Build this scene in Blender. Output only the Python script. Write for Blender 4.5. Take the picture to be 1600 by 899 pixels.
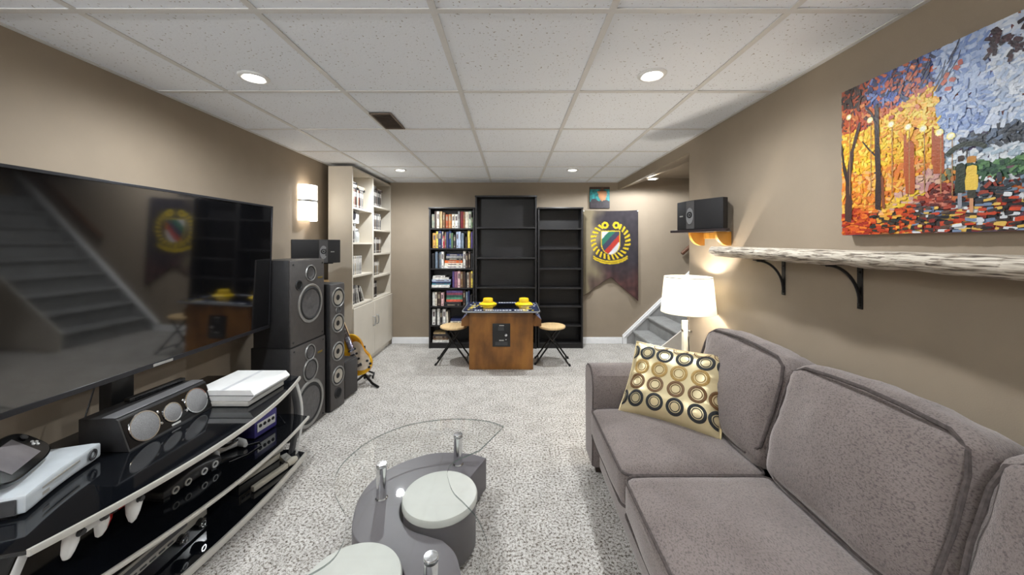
import bpy, bmesh, math, random
from mathutils import Vector, Matrix, noise
R = math.radians
random.seed(7)
for _o in list(bpy.data.objects):
    bpy.data.objects.remove(_o)
S = bpy.context.scene
C = S.collection
# ---------------------------------------------------------------- camera
CAMZ = 1.28
cd = bpy.data.cameras.new('camera'); cam = bpy.data.objects.new('camera', cd); C.objects.link(cam)
cam.location = (0, 0, CAMZ); cam.rotation_euler = (R(90), 0, 0)
cd.sensor_width = 36; cd.lens = 560 / 1600 * 36; cd.shift_y = -67.5 / 1600; cd.clip_start = 0.02
S.camera = cam
# ---------------------------------------------------------------- world, exposure
w = bpy.data.worlds.new('world'); S.world = w; w.use_nodes = True
w.node_tree.nodes['Background'].inputs[0].default_value = (0.5, 0.52, 0.55, 1)
w.node_tree.nodes['Background'].inputs[1].default_value = 0.3
S.view_settings.view_transform = 'Standard'; S.view_settings.look = 'None'
S.view_settings.exposure = 1.05; S.view_settings.gamma = 1.0; S.view_settings.use_curve_mapping = False
CAN_W = 22.0        # watts of each recessed ceiling can
LAMP_W = 8.0        # bulb in the floor lamp
STAIR_W = 30.0
SCONCE_E = 2.4
ADDED_TORCH_W = 110.0      # unseen uplighter added behind the viewer, brightens the ceiling
# ---------------------------------------------------------------- helpers
def lin(c):
    return tuple((x / 255 / 12.92) if x / 255 <= 0.04045 else ((x / 255 + 0.055) / 1.055) ** 2.4 for x in c)
MATS = {}
def mat(name, col, rough=0.5, metal=0.0, var=0.08, scale=25, bump=0.0, bscale=120, stretch=None, spec=0.5, coat=0.0, emit=0, detail=4, col2=None, ramp=(0.35, 0.65)):
    if name in MATS: return MATS[name]
    m = bpy.data.materials.new(name); m.use_nodes = True; nt = m.node_tree; p = nt.nodes['Principled BSDF']
    L = lin(col)
    tc = nt.nodes.new('ShaderNodeTexCoord'); src = tc.outputs['Object']
    if stretch:
        mp = nt.nodes.new('ShaderNodeMapping'); mp.inputs['Scale'].default_value = stretch
        nt.links.new(src, mp.inputs['Vector']); src = mp.outputs[0]
    n = nt.nodes.new('ShaderNodeTexNoise'); n.inputs['Scale'].default_value = scale; n.inputs['Detail'].default_value = detail
    nt.links.new(src, n.inputs['Vector'])
    r = nt.nodes.new('ShaderNodeValToRGB'); e = r.color_ramp.elements
    e[0].position, e[1].position = ramp
    a = tuple(x * (1 - var) for x in L); b = tuple(min(1, x * (1 + var)) for x in L) if col2 is None else lin(col2)
    e[0].color = (*a, 1); e[1].color = (*b, 1)
    nt.links.new(n.outputs['Fac'], r.inputs['Fac']); nt.links.new(r.outputs[0], p.inputs['Base Color'])
    p.inputs['Roughness'].default_value = rough; p.inputs['Metallic'].default_value = metal
    p.inputs['Specular IOR Level'].default_value = spec; p.inputs['Coat Weight'].default_value = coat
    if bump:
        n2 = nt.nodes.new('ShaderNodeTexNoise'); n2.inputs['Scale'].default_value = bscale; n2.inputs['Detail'].default_value = 3
        nt.links.new(src, n2.inputs['Vector'])
        bp = nt.nodes.new('ShaderNodeBump'); bp.inputs['Strength'].default_value = bump; bp.inputs['Distance'].default_value = 0.004
        nt.links.new(n2.outputs['Fac'], bp.inputs['Height']); nt.links.new(bp.outputs[0], p.inputs['Normal'])
    if emit:
        nt.links.new(r.outputs[0], p.inputs['Emission Color']); p.inputs['Emission Strength'].default_value = emit
    MATS[name] = m
    return m
def attr_mat(name, rough=0.6, bump=0.0, bscale=200):
    m = mat(name, (200, 200, 200), rough, bump=bump, bscale=bscale); nt = m.node_tree
    a = nt.nodes.new('ShaderNodeVertexColor'); a.layer_name = 'Col'
    mx = nt.nodes.new('ShaderNodeMix'); mx.data_type = 'RGBA'; mx.blend_type = 'MULTIPLY'; mx.inputs[0].default_value = 0.3
    rmp = [x for x in nt.nodes if x.type == 'VALTORGB'][0]
    nt.links.new(a.outputs[0], mx.inputs[6]); nt.links.new(rmp.outputs[0], mx.inputs[7])
    nt.links.new(mx.outputs[2], nt.nodes['Principled BSDF'].inputs['Base Color'])
    return m
def tag(o, label=None, cat=None, group=None, kind=None):
    if label: o['label'] = label
    if cat: o['category'] = cat
    if group: o['group'] = group
    if kind: o['kind'] = kind
    return o
def thing(name, label, cat, loc=(0, 0, 0), rotz=0, group=None):
    o = bpy.data.objects.new(name, None); C.objects.link(o); o.empty_display_size = 0.05
    o.location = loc; o.rotation_euler = (0, 0, rotz)
    return tag(o, label, cat, group)
def link(name, me, parent=None, loc=None, rot=None, scale=None):
    o = bpy.data.objects.new(name, me); C.objects.link(o); o.parent = parent
    if loc: o.location = loc
    if rot: o.rotation_euler = rot
    if scale: o.scale = scale
    return o
class MB:
    """collects shapes in one bmesh; every method takes an optional matrix"""
    def __init__(s): s.b = bmesh.new(); s.cl = None
    def _x(s, vs, M):
        if M is not None:
            for v in vs: v.co = M @ v.co
    def box(s, x0, x1, y0, y1, z0, z1, bev=0.0, seg=2, M=None):
        t = bmesh.new(); bmesh.ops.create_cube(t, size=1)
        for v in t.verts:
            v.co = Vector(((x0 + x1) / 2 + v.co.x * (x1 - x0), (y0 + y1) / 2 + v.co.y * (y1 - y0), (z0 + z1) / 2 + v.co.z * (z1 - z0)))
        if bev: bmesh.ops.bevel(t, geom=list(t.edges), offset=bev, segments=seg, affect='EDGES', profile=0.5)
        s.add(t, M); return s
    def add(s, t, M=None):
        s._x(t.verts, M)
        me = bpy.data.meshes.new('t'); t.to_mesh(me); t.free(); s.b.from_mesh(me); bpy.data.meshes.remove(me)
    def prism(s, poly, z0, z1, bev=0.0, seg=2, M=None, smooth_only_caps=False):
        t = bmesh.new()
        lo = [t.verts.new((x, y, z0)) for x, y in poly]; hi = [t.verts.new((x, y, z1)) for x, y in poly]
        n = len(poly); t.faces.new(lo[::-1]); t.faces.new(hi)
        for i in range(n): t.faces.new((lo[i], lo[(i + 1) % n], hi[(i + 1) % n], hi[i]))
        bmesh.ops.recalc_face_normals(t, faces=t.faces)
        if bev:
            ed = [e for e in t.edges if abs(e.verts[0].co.z - e.verts[1].co.z) < 1e-6]
            bmesh.ops.bevel(t, geom=ed, offset=bev, segments=seg, affect='EDGES', profile=0.5)
        s.add(t, M); return s
    def lathe(s, prof, n=24, M=None):
        t = bmesh.new(); rings = []
        for r, z in prof:
            if r < 1e-6: rings.append([t.verts.new((0, 0, z))])
            else: rings.append([t.verts.new((r * math.cos(2 * math.pi * k / n), r * math.sin(2 * math.pi * k / n), z)) for k in range(n)])
        for a, b in zip(rings, rings[1:]):
            if len(a) == 1 and len(b) == 1: continue
            for k in range(n):
                k2 = (k + 1) % n
                if len(a) == 1: t.faces.new((a[0], b[k], b[k2]))
                elif len(b) == 1: t.faces.new((a[k], a[k2], b[0]))
                else: t.faces.new((a[k], a[k2], b[k2], b[k]))
        bmesh.ops.recalc_face_normals(t, faces=t.faces)
        s.add(t, M); return s
    def tube(s, pts, r, n=8, closed=False, M=None, flat=1.0):
        pts = [Vector(p) for p in pts]; t = bmesh.new(); rings = []; N = len(pts); up = None
        for i, p in enumerate(pts):
            a = pts[(i - 1) % N] if (closed or i) else p; b = pts[(i + 1) % N] if (closed or i < N - 1) else p
            d = (b - a).normalized()
            if up is None:
                up = Vector((0, 0, 1)) if abs(d.z) < 0.9 else Vector((1, 0, 0))
            sd = d.cross(up)
            if sd.length < 1e-5: sd = d.orthogonal()
            sd.normalize(); up = sd.cross(d).normalized()
            rr = r[i] if isinstance(r, (list, tuple)) else r
            rings.append([t.verts.new(p + (sd * math.cos(2 * math.pi * k / n) + up * flat * math.sin(2 * math.pi * k / n)) * rr) for k in range(n)])
        for i in range(N if closed else N - 1):
            a, b = rings[i], rings[(i + 1) % N]
            for k in range(n): t.faces.new((a[k], a[(k + 1) % n], b[(k + 1) % n], b[k]))
        if not closed: t.faces.new(rings[0][::-1]); t.faces.new(rings[-1])
        bmesh.ops.recalc_face_normals(t, faces=t.faces)
        s.add(t, M); return s
    def cyl(s, p0, p1, r0, r1=None, n=16):
        return s.tube([p0, p1], [r0, r0 if r1 is None else r1], n)
    def rbox(s, cx, cy, cz, w, d, h, r, n=10, puff=(0, 0, 0), wrinkle=0.0, wf=6.0, seed=0, M=None):
        """soft upholstered box: rounded, bulging, slightly wrinkled"""
        t = bmesh.new(); bmesh.ops.create_cube(t, size=2)
        bmesh.ops.subdivide_edges(t, edges=list(t.edges), cuts=n, use_grid_fill=True)
        H = Vector((w / 2, d / 2, h / 2)); I = Vector([max(1e-4, x - r) for x in H])
        for v in t.verts:
            q = v.co.copy(); x, y, z = q
            p = Vector((x * H.x, y * H.y, z * H.z))
            c = Vector([max(-I[k], min(I[k], p[k])) for k in range(3)])
            dd = p - c
            if dd.length > 1e-6: p = c + dd.normalized() * r * min(1, dd.length / r if max(abs(dd.x), abs(dd.y), abs(dd.z)) < r * 0.999 else 1)
            bx, by, bz = 1 - x * x, 1 - y * y, 1 - z * z
            p += Vector((puff[0] * x * by * bz, puff[1] * y * bx * bz, puff[2] * z * bx * by))
            if wrinkle:
                p += Vector((1, 1, 1)) * 0 + (Vector((x, y, z)).normalized()) * wrinkle * noise.noise(p * wf + Vector((seed * 7.3, seed * 3.1, seed)))
            v.co = p + Vector((cx, cy, cz))
        s.add(t, M); return s
    def done(s, name, m=None, parent=None, smooth=True, angle=38, loc=None, rot=None):
        me = bpy.data.meshes.new(name); s.b.to_mesh(me); s.b.free()
        if m: me.materials.append(m)
        if smooth:
            me.polygons.foreach_set('use_smooth', [True] * len(me.polygons))
            me.set_sharp_from_angle(angle=R(angle))
            for f in me.polygons:
                if f.loop_total > 8: f.use_smooth = False
        return link(name, me, parent, loc, rot)
def T(x, y, z): return Matrix.Translation((x, y, z))
def RX(a): return Matrix.Rotation(R(a), 4, 'X')
def RY(a): return Matrix.Rotation(R(a), 4, 'Y')
def RZ(a): return Matrix.Rotation(R(a), 4, 'Z')
def copy_tree(o, parent=None):
    c = o.copy(); C.objects.link(c); c.parent = parent
    for ch in list(o.children): copy_tree(ch, c)
    return c
ORD = ['first', 'second', 'third', 'fourth', 'fifth', 'sixth', 'seventh', 'eighth', 'ninth', 'tenth', 'eleventh', 'twelfth', 'thirteenth', 'fourteenth', 'fifteenth', 'sixteenth', 'seventeenth', 'eighteenth', 'nineteenth', 'twentieth', 'twenty-first', 'twenty-second', 'twenty-third', 'twenty-fourth', 'twenty-fifth', 'twenty-sixth']
# room dimensions (metres, camera stands at the origin, +Y looks down the room)
XL, XR, YF, YB, ZC = -1.86, 1.37, 4.63, -2.7, 2.077
YC = 2.77          # where the right wall ends and the stair opening begins
# ---------------------------------------------------------------- materials
wallm = mat('wall_paint_taupe', (148, 134, 116), 0.75, var=0.03, scale=6, bump=0.08, bscale=260)
whitep = mat('white_trim_paint', (242, 242, 243), 0.4, var=0.02)
def carpet_mat(name, cols, sc=170):
    m = bpy.data.materials.new(name); m.use_nodes = True; nt = m.node_tree; p = nt.nodes['Principled BSDF']
    tc = nt.nodes.new('ShaderNodeTexCoord')
    n = nt.nodes.new('ShaderNodeTexNoise'); n.inputs['Scale'].default_value = sc; n.inputs['Detail'].default_value = 2.5; n.inputs['Roughness'].default_value = 0.62
    n3 = nt.nodes.new('ShaderNodeTexNoise'); n3.inputs['Scale'].default_value = 7; n3.inputs['Detail'].default_value = 3
    for q in (n, n3): nt.links.new(tc.outputs['Object'], q.inputs['Vector'])
    r = nt.nodes.new('ShaderNodeValToRGB'); cr = r.color_ramp
    cr.elements[0].position = 0.36; cr.elements[0].color = (*lin(cols[0]), 1)
    cr.elements[1].position = 0.60; cr.elements[1].color = (*lin(cols[3]), 1)
    for pos, c in ((0.435, cols[1]), (0.5, cols[2])):
        e = cr.elements.new(pos); e.color = (*lin(c), 1)
    nf = nt.nodes.new('ShaderNodeTexNoise'); nf.inputs['Scale'].default_value = sc * 2.7; nf.inputs['Detail'].default_value = 2
    nt.links.new(tc.outputs['Object'], nf.inputs['Vector'])
    ma = nt.nodes.new('ShaderNodeMix'); ma.data_type = 'FLOAT'; ma.inputs[0].default_value = 0.38
    nt.links.new(n.outputs['Fac'], ma.inputs[2]); nt.links.new(nf.outputs['Fac'], ma.inputs[3])
    nt.links.new(ma.outputs[0], r.inputs['Fac'])
    mx = nt.nodes.new('ShaderNodeMix'); mx.data_type = 'RGBA'; mx.blend_type = 'MULTIPLY'; mx.inputs[0].default_value = 0.35
    r3 = nt.nodes.new('ShaderNodeValToRGB'); r3.color_ramp.elements[0].position = 0.38; r3.color_ramp.elements[0].color = (0.62, 0.6, 0.58, 1); r3.color_ramp.elements[1].position = 0.58
    nt.links.new(n3.outputs['Fac'], r3.inputs['Fac'])
    nt.links.new(r.outputs[0], mx.inputs[6]); nt.links.new(r3.outputs[0], mx.inputs[7]); nt.links.new(mx.outputs[2], p.inputs['Base Color'])
    bp = nt.nodes.new('ShaderNodeBump'); bp.inputs['Strength'].default_value = 0.9; bp.inputs['Distance'].default_value = 0.008
    nt.links.new(ma.outputs[0], bp.inputs['Height']); nt.links.new(bp.outputs[0], p.inputs['Normal'])
    p.inputs['Roughness'].default_value = 0.95; p.inputs['Specular IOR Level'].default_value = 0.1
    MATS[name] = m; return m
carpet = carpet_mat('speckled_beige_carpet', ((58, 49, 40), (134, 126, 117), (194, 190, 184), (214, 211, 206)), 88)
stairc = carpet_mat('grey_stair_carpet', ((118, 118, 118), (150, 150, 149), (164, 164, 162), (176, 176, 174)), 220)
def tile_mat():
    m = bpy.data.materials.new('fissured_ceiling_tile'); m.use_nodes = True; nt = m.node_tree; p = nt.nodes['Principled BSDF']
    g = nt.nodes.new('ShaderNodeNewGeometry')
    n = nt.nodes.new('ShaderNodeTexNoise'); n.inputs['Scale'].default_value = 95; n.inputs['Detail'].default_value = 1.5
    nt.links.new(g.outputs['Position'], n.inputs['Vector'])
    r = nt.nodes.new('ShaderNodeValToRGB'); cr = r.color_ramp
    cr.elements[0].position = 0.27; cr.elements[0].color = (*lin((166, 160, 154)), 1)
    cr.elements[1].position = 0.34; cr.elements[1].color = (*lin((236, 240, 246)), 1)
    nt.links.new(n.outputs['Fac'], r.inputs['Fac']); nt.links.new(r.outputs[0], p.inputs['Base Color'])
    bp = nt.nodes.new('ShaderNodeBump'); bp.inputs['Strength'].default_value = 0.3; bp.inputs['Distance'].default_value = 0.003
    nt.links.new(n.outputs['Fac'], bp.inputs['Height']); nt.links.new(bp.outputs[0], p.inputs['Normal'])
    p.inputs['Roughness'].default_value = 0.9
    return m
tilem = tile_mat()
tbar = mat('white_ceiling_grid', (214, 213, 211), 0.5, var=0.02)
black = mat('black_vinyl', (32, 31, 32), 0.45, var=0.15, bump=0.05)
blackwood = mat('black_brown_laminate', (24, 22, 23), 0.42, var=0.25, scale=8, stretch=(1, 1, 12), bump=0.04)
blackp = mat('black_plastic', (18, 18, 19), 0.35, var=0.1)
gloss = mat('gloss_black_plastic', (10, 10, 12), 0.12, var=0.1)
chrome = mat('polished_chrome', (225, 226, 228), 0.1, 1.0, var=0.02)
silver = mat('brushed_silver', (178, 178, 176), 0.35, 0.7, var=0.06, scale=60)
silverp = mat('silver_plastic', (200, 200, 198), 0.4, 0.15, var=0.04)
greyp = mat('grey_plastic', (150, 147, 140), 0.5, var=0.06)
dgrey = mat('dark_grey_plastic', (60, 60, 62), 0.5, var=0.1)
whitepl = mat('white_plastic', (232, 232, 230), 0.35, var=0.02)
redpl = mat('red_plastic', (196, 30, 24), 0.35, var=0.05)
cone = mat('dark_speaker_cone', (84, 82, 82), 0.55, var=0.15, scale=40)
conel = mat('silver_speaker_cone', (172, 166, 154), 0.4, 0.3, var=0.1)
rubber = mat('rubber_surround', (24, 24, 25), 0.6, var=0.1)
ring_s = mat('satin_driver_ring', (150, 149, 146), 0.35, 0.6, var=0.06)
grille = mat('grey_mesh_grille', (132, 132, 133), 0.55, 0.3, var=0.25, scale=400, bump=0.3, bscale=500)
cab = mat('cream_laminate', (202, 194, 180), 0.5, var=0.025, scale=6)
sofaf = mat('mottled_taupe_chenille', (114, 105, 102), 0.95, var=0.32, scale=240, detail=3, bump=0.5, bscale=420, col2=(128, 118, 114), spec=0.15, stretch=(1, 0.6, 1.0), ramp=(0.33, 0.52))
pipem = mat('taupe_piping', (84, 77, 75), 0.95, var=0.2, scale=90, bump=0.3, bscale=500, spec=0.1)
darkwood = mat('dark_stained_wood', (48, 34, 26), 0.4, var=0.2, scale=10, stretch=(1, 1, 8))
honey = mat('honey_pine', (206, 148, 62), 0.45, var=0.2, scale=6, stretch=(8, 1, 1))
arc_wood = mat('walnut_stain_plywood', (118, 74, 28), 0.42, var=0.3, scale=5, col2=(156, 104, 44), detail=6, stretch=(1.3, 1, 0.6), bump=0.04)
maple = mat('maple_seat', (222, 190, 140), 0.4, var=0.08, scale=5, stretch=(8, 1, 1))
steelb = mat('black_steel', (20, 20, 20), 0.35, 0.3, var=0.1)
yellowp = mat('yellow_plastic', (238, 200, 24), 0.4, var=0.04)
tabled = mat('taupe_lacquer', (100, 96, 99), 0.38, var=0.04, scale=4, spec=0.35)
tablew = mat('offwhite_leatherette', (196, 197, 190), 0.5, var=0.02, bump=0.04, bscale=300)

_p = [x for x in sofaf.node_tree.nodes if x.type == 'BSDF_PRINCIPLED'][0]
_p.inputs['Sheen Weight'].default_value = 0.55; _p.inputs['Sheen Roughness'].default_value = 0.45; _p.inputs['Sheen Tint'].default_value = (0.86, 0.8, 0.78, 1)
# slow nap variation over the fine flecks
_nt = sofaf.node_tree; _n = _nt.nodes.new('ShaderNodeTexNoise'); _n.inputs['Scale'].default_value = 5; _n.inputs['Detail'].default_value = 5
_tc = [x for x in _nt.nodes if x.type == 'TEX_COORD'][0]; _nt.links.new(_tc.outputs['Object'], _n.inputs['Vector'])
_r = _nt.nodes.new('ShaderNodeValToRGB'); _r.color_ramp.elements[0].position = 0.3; _r.color_ramp.elements[0].color = (0.72, 0.7, 0.7, 1); _r.color_ramp.elements[1].position = 0.62
_nt.links.new(_n.outputs['Fac'], _r.inputs[0]); _m = _nt.nodes.new('ShaderNodeMix'); _m.data_type = 'RGBA'; _m.blend_type = 'MULTIPLY'; _m.inputs[0].default_value = 0.8
_src = _p.inputs['Base Color'].links[0].from_socket; _nt.links.new(_src, _m.inputs[6]); _nt.links.new(_r.outputs[0], _m.inputs[7]); _nt.links.new(_m.outputs[2], _p.inputs['Base Color'])
# ================================================================ THE ROOM
def struct(o, label=None): o['kind'] = 'structure'; return tag(o, label)
fl = MB(); fl.box(XL - 0.1, 3.5, YB - 0.1, YF + 0.1, -0.06, 0); struct(fl.done('floor', carpet), 'speckled beige carpet over the whole floor')
wl = MB(); wl.box(XL - 0.1, XL, YB, YF + 0.1, 0, 2.3); struct(wl.done('wall_left', wallm), 'long taupe wall behind the television')
wf = MB(); wf.box(XL, 3.5, YF, YF + 0.1, 0, 2.3); struct(wf.done('wall_far', wallm), 'taupe end wall behind the black bookcases')
wb = MB(); wb.box(XL, XR + 0.12, YB - 0.1, YB, 0, 2.3); struct(wb.done('wall_back', wallm), 'taupe wall behind the viewer')
wr = MB(); wr.box(XR, XR + 0.12, YB, YC, 0, 2.3); struct(wr.done('wall_right', wallm), 'taupe wall behind the sofa')
wre = MB(); wre.box(XR + 0.12, 3.5, YC - 0.12, YC, 0, 2.3); struct(wre.done('wall_alcove', wallm), 'taupe return wall beside the stairs')
wse = MB(); wse.box(3.4, 3.5, YC, YF, 0, 2.3); struct(wse.done('wall_stair_end', wallm), 'taupe wall at the end of the stair flight')
# ceiling with grid bars and tiles
ce = MB(); ce.box(XL, XR + 0.02, YB, YF, ZC + 0.05, ZC + 0.2); ceil = struct(ce.done('ceiling', whitep), 'suspended white ceiling of square fissured tiles')
gx = [-1.488, -0.878, -0.268, 0.342, 0.952]
gy = [1.225 - 0.61 * k for k in range(6, 0, -1)] + [1.225, 1.875, 2.485, 3.085, 3.69, 4.3]
def bar(x0, x1, y0, y1):
    b = MB(); b.box(x0, x1, y0, y1, ZC, ZC + 0.004)
    if x1 - x0 < y1 - y0: b.box((x0 + x1) / 2 - 0.002, (x0 + x1) / 2 + 0.002, y0, y1, ZC + 0.004, ZC + 0.04)
    else: b.box(x0, x1, (y0 + y1) / 2 - 0.002, (y0 + y1) / 2 + 0.002, ZC + 0.004, ZC + 0.04)
    b.done('grid_bar', tbar, ceil, smooth=False)
for x in gx: bar(x - 0.012, x + 0.012, YB + 0.0205, YF - 0.0205)
xs = [XL] + gx + [XR]; ys = [YB] + [y for y in gy if y > YB + 0.05] + [YF]
for y in ys[1:-1]:
    for a, b_ in zip(xs, xs[1:]): bar(a + (0.012 if a != XL else 0.0205), b_ - (0.012 if b_ != XR else 0.0205), y - 0.012, y + 0.012)
for p in ((XL, XL + 0.02, YB, YF), (XR - 0.02, XR, YB, YF), (XL + 0.02, XR - 0.02, YF - 0.02, YF), (XL + 0.02, XR - 0.02, YB, YB + 0.02)): bar(*p)
tcache = {}
for a, b_ in zip(xs, xs[1:]):
    for c, d in zip(ys, ys[1:]):
        k = (round(b_ - a, 3), round(d - c, 3))
        if k not in tcache:
            t = MB(); t.box(-k[0] / 2 + 0.004, k[0] / 2 - 0.004, -k[1] / 2 + 0.004, k[1] / 2 - 0.004, 0, 0.016, bev=0.003, seg=1)
            o = t.done('ceiling_tile', tilem, ceil, smooth=False); tcache[k] = o.data
        else: o = link('ceiling_tile', tcache[k], ceil)
        o.location = ((a + b_) / 2, (c + d) / 2, ZC + 0.005)
# ceiling air vent
v = thing('ceiling_vent', 'brown metal ceiling vent with fine louvres', 'vent', (-0.80, 2.315, ZC))
brown = mat('brown_vent_metal', (116, 102, 90), 0.5, 0.2, var=0.08)
vb = MB()
for q in ((-0.068, -0.056, -0.145, 0.145), (0.056, 0.068, -0.145, 0.145), (-0.056, 0.056, -0.145, -0.132), (-0.056, 0.056, 0.132, 0.145)): vb.box(*q, -0.008, 0, bev=0.002, seg=1)
vb.done('frame', brown, v)
vb = MB(); vb.box(-0.056, 0.056, -0.132, 0.132, -0.001, 0.003); vb.done('duct_backing', mat('dark_vent_inside', (40, 33, 28), 0.7), v)
sl = None
for k in range(13):
    if sl is None:
        q = MB(); q.box(-0.056, 0.056, -0.006, 0.006, -0.001, 0.001, M=RX(35)); o = q.done('louvre', brown, v); sl = o.data
    else: o = link('louvre', sl, v)
    o.location = (0, -0.12 + k * 0.02, -0.004)
# bulkhead beam and stair ceiling (sloped soffit)
bm_ = MB(); bm_.box(XR, XR + 0.02, YC, YF, 1.985, ZC + 0.2); struct(bm_.done('wall_beam', wallm), 'taupe bulkhead beam over the stair opening')
sc = MB(); sc.prism([(XR + 0.02, 1.985), (1.82, 2.135), (3.5, 2.135), (3.5, 2.3), (XR + 0.02, 2.3)], -YF, -YC, M=RX(90)); struct(sc.done('ceiling_stairs', wallm, smooth=False), 'taupe sloping ceiling over the stairs')
# baseboards
def base(name, poly_x0, x1, y0, y1):
    b = MB(); b.box(poly_x0, x1, y0, y1, 0, 0.062, bev=0.002, seg=1)
    if x1 - poly_x0 > y1 - y0: b.box(poly_x0, x1, y0 + 0.005, y1, 0.062, 0.082, bev=0.003)
    else: b.box(poly_x0 + 0.003, x1 - 0.003, y0, y1, 0.062, 0.082, bev=0.003)
    struct(b.done(name, whitep))
base('baseboard_far', XL + 0.31, 1.45, YF - 0.016, YF)
base('baseboard_left', XL, XL + 0.016, YB, 3.5)
base('baseboard_right', XR - 0.016, XR, YB, YC)
# stairs along the far wall, rising to +X
RISE, RUN, X0, YN = 0.18, 0.188, 1.56, 3.68
st = struct(MB().box(X0 + 0.1, 3.4, YN, YF - 0.02, 0, 0.05).done('stairs', stairc), 'grey carpeted stairs rising to the right')
for k in range(9):
    q = MB(); x = X0 + k * RUN
    q.box(x + 0.02, min(3.4, x + RUN + 0.03), YN, YF - 0.022, max(0, (k - 0.0) * RISE - 0.02), (k + 1) * RISE - 0.035)
    q.done('riser', stairc, st)
    q = MB(); q.rbox(x + RUN / 2 + 0.01, (YN + YF - 0.022) / 2, (k + 1) * RISE - 0.018, RUN + 0.055, YF - 0.022 - YN, 0.036, 0.016, n=6)
    q.done('tread', stairc, st)
# skirt board on the far wall + near knee wall
def band(name, off0, off1, y0, y1, m, xa=1.42, xb=3.4, label=None):
    sl = RISE / RUN
    f = lambda x, o: max(0.0, (x - X0) * sl + o)
    poly = [(xa, 0.0), (xa, f(xa, off1) if f(xa, off1) > 0.082 else 0.082)] if off0 is None else [(xa, f(xa, off0)), (xa, f(xa, off1))]
    poly += [(xb, f(xb, off1)), (xb, f(xb, off0 if off0 is not None else 0) if off0 is not None else 0.0)]
    q = MB(); q.prism(poly, -y1, -y0, M=RX(90)); return struct(q.done(name, m, smooth=False), label)
greyskirt = mat('grey_skirt_panel', (150, 149, 148), 0.6, var=0.03)
band('trim_stair_panel', None, 0.18, YF - 0.018, YF, greyskirt, label='grey panel along the stair wall')
q = MB(); sl_ = RISE / RUN; x1 = 3.38
pts = lambda o: [(1.44, (1.44 - X0) * sl_ + o), (x1, (x1 - X0) * sl_ + o)]
a, b_ = pts(0.165), pts(0.24)
q.prism([(1.425, 0.0), (1.425, (1.425 - X0) * sl_ + 0.24), b_[1], a[1], (1.475, (1.475 - X0) * sl_ + 0.165), (1.475, 0)], -(YF), -(YF - 0.026), M=RX(90))
a, b_ = pts(0.197), pts(0.211)
q.prism([a[0], b_[0], b_[1], a[1]], -(YF - 0.02), -(YF - 0.034), M=RX(90))
struct(q.done('trim_stair_skirt', whitep, smooth=False), 'white moulding running up the stair wall')
kw = MB(); kw.prism([(1.49, 0), (1.49, 0.20), (3.4, 0.20 + (3.4 - 1.49) * 0.80), (3.4, 0)], -YN, -(YN - 0.015), M=RX(90))
struct(kw.done('wall_knee', mat('knee_wall_paint', (216, 210, 200), 0.7, var=0.03), smooth=False), 'low sloped wall on the near side of the stairs')
hr = thing('handrail', 'dark brown wooden handrail on the stair wall', 'handrail', (2.17, YF - 0.055, 1.16))
q = MB(); q.tube([(0, 0, 0), (1.1, 0, 1.1 * 0.9)], 0.024, 12); q.done('rail', mat('reddish_brown_handrail', (96, 62, 42), 0.4, var=0.15, scale=10, stretch=(1, 8, 8)), hr)
for k in (0.12, 0.8):
    q = MB(); q.tube([(k, 0, k * 0.9 - 0.015), (k, 0.02, k * 0.9 - 0.05), (k, 0.053, k * 0.9 - 0.055)], 0.006, 8); q.done('bracket', silver, hr)
# recessed ceiling lights
lens = mat('lit_lamp_lens', (255, 250, 240), 0.5, var=0.0, emit=22)
trimm = mat('white_light_trim', (225, 225, 224), 0.35, var=0.02)
def can(loc, label, watts, tilt=0, group='recessed ceiling lights', wide=171, blend=0.75):
    o = thing('recessed_light', label, 'ceiling light', loc, 0, group); o.rotation_euler = (0, R(tilt), 0)
    q = MB(); q.lathe([(0.066, 0.0), (0.066, -0.004), (0.061, -0.009), (0.050, -0.011), (0.043, -0.007), (0.041, 0.0)], 32); q.done('trim_ring', trimm, o)
    q = MB(); q.lathe([(0.041, -0.001), (0.034, -0.004), (0.0, -0.0055)], 24); q.done('lens', lens, o)
    l = bpy.data.lights.new('can_light', 'SPOT'); l.energy = watts; l.spot_size = R(wide); l.spot_blend = blend; l.shadow_soft_size = 0.035; l.color = (0.92, 0.965, 1.0)
    lo = bpy.data.objects.new('can_light', l); C.objects.link(lo); lo.parent = o; lo.location = (0, 0, -0.02)
can((-1.235, 1.715, ZC + 0.005), 'lit recessed ceiling light above the television', CAN_W * 1.3)
can((0.66, 1.69, ZC + 0.005), 'lit recessed ceiling light above the sofa', CAN_W * 1.25)
can((-1.2, 3.85, ZC + 0.005), 'lit recessed ceiling light by the cream cabinet', CAN_W * 2.0)
can((0.65, 3.85, ZC + 0.005), 'lit recessed ceiling light by the wall banner', CAN_W * 2.0)
can((-1.235, -0.5, ZC + 0.005), 'added unseen recessed ceiling light behind the viewer near the television wall', CAN_W * 1.1)  # out-of-view pair, added in the same grid to raise the ceiling brightness
can((0.66, -0.5, ZC + 0.005), 'added unseen recessed ceiling light behind the viewer near the sofa', CAN_W * 1.1)
can((1.60, 4.08, 2.031), 'small lit recessed light over the stairs', STAIR_W, wide=178, blend=0.2)
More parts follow.
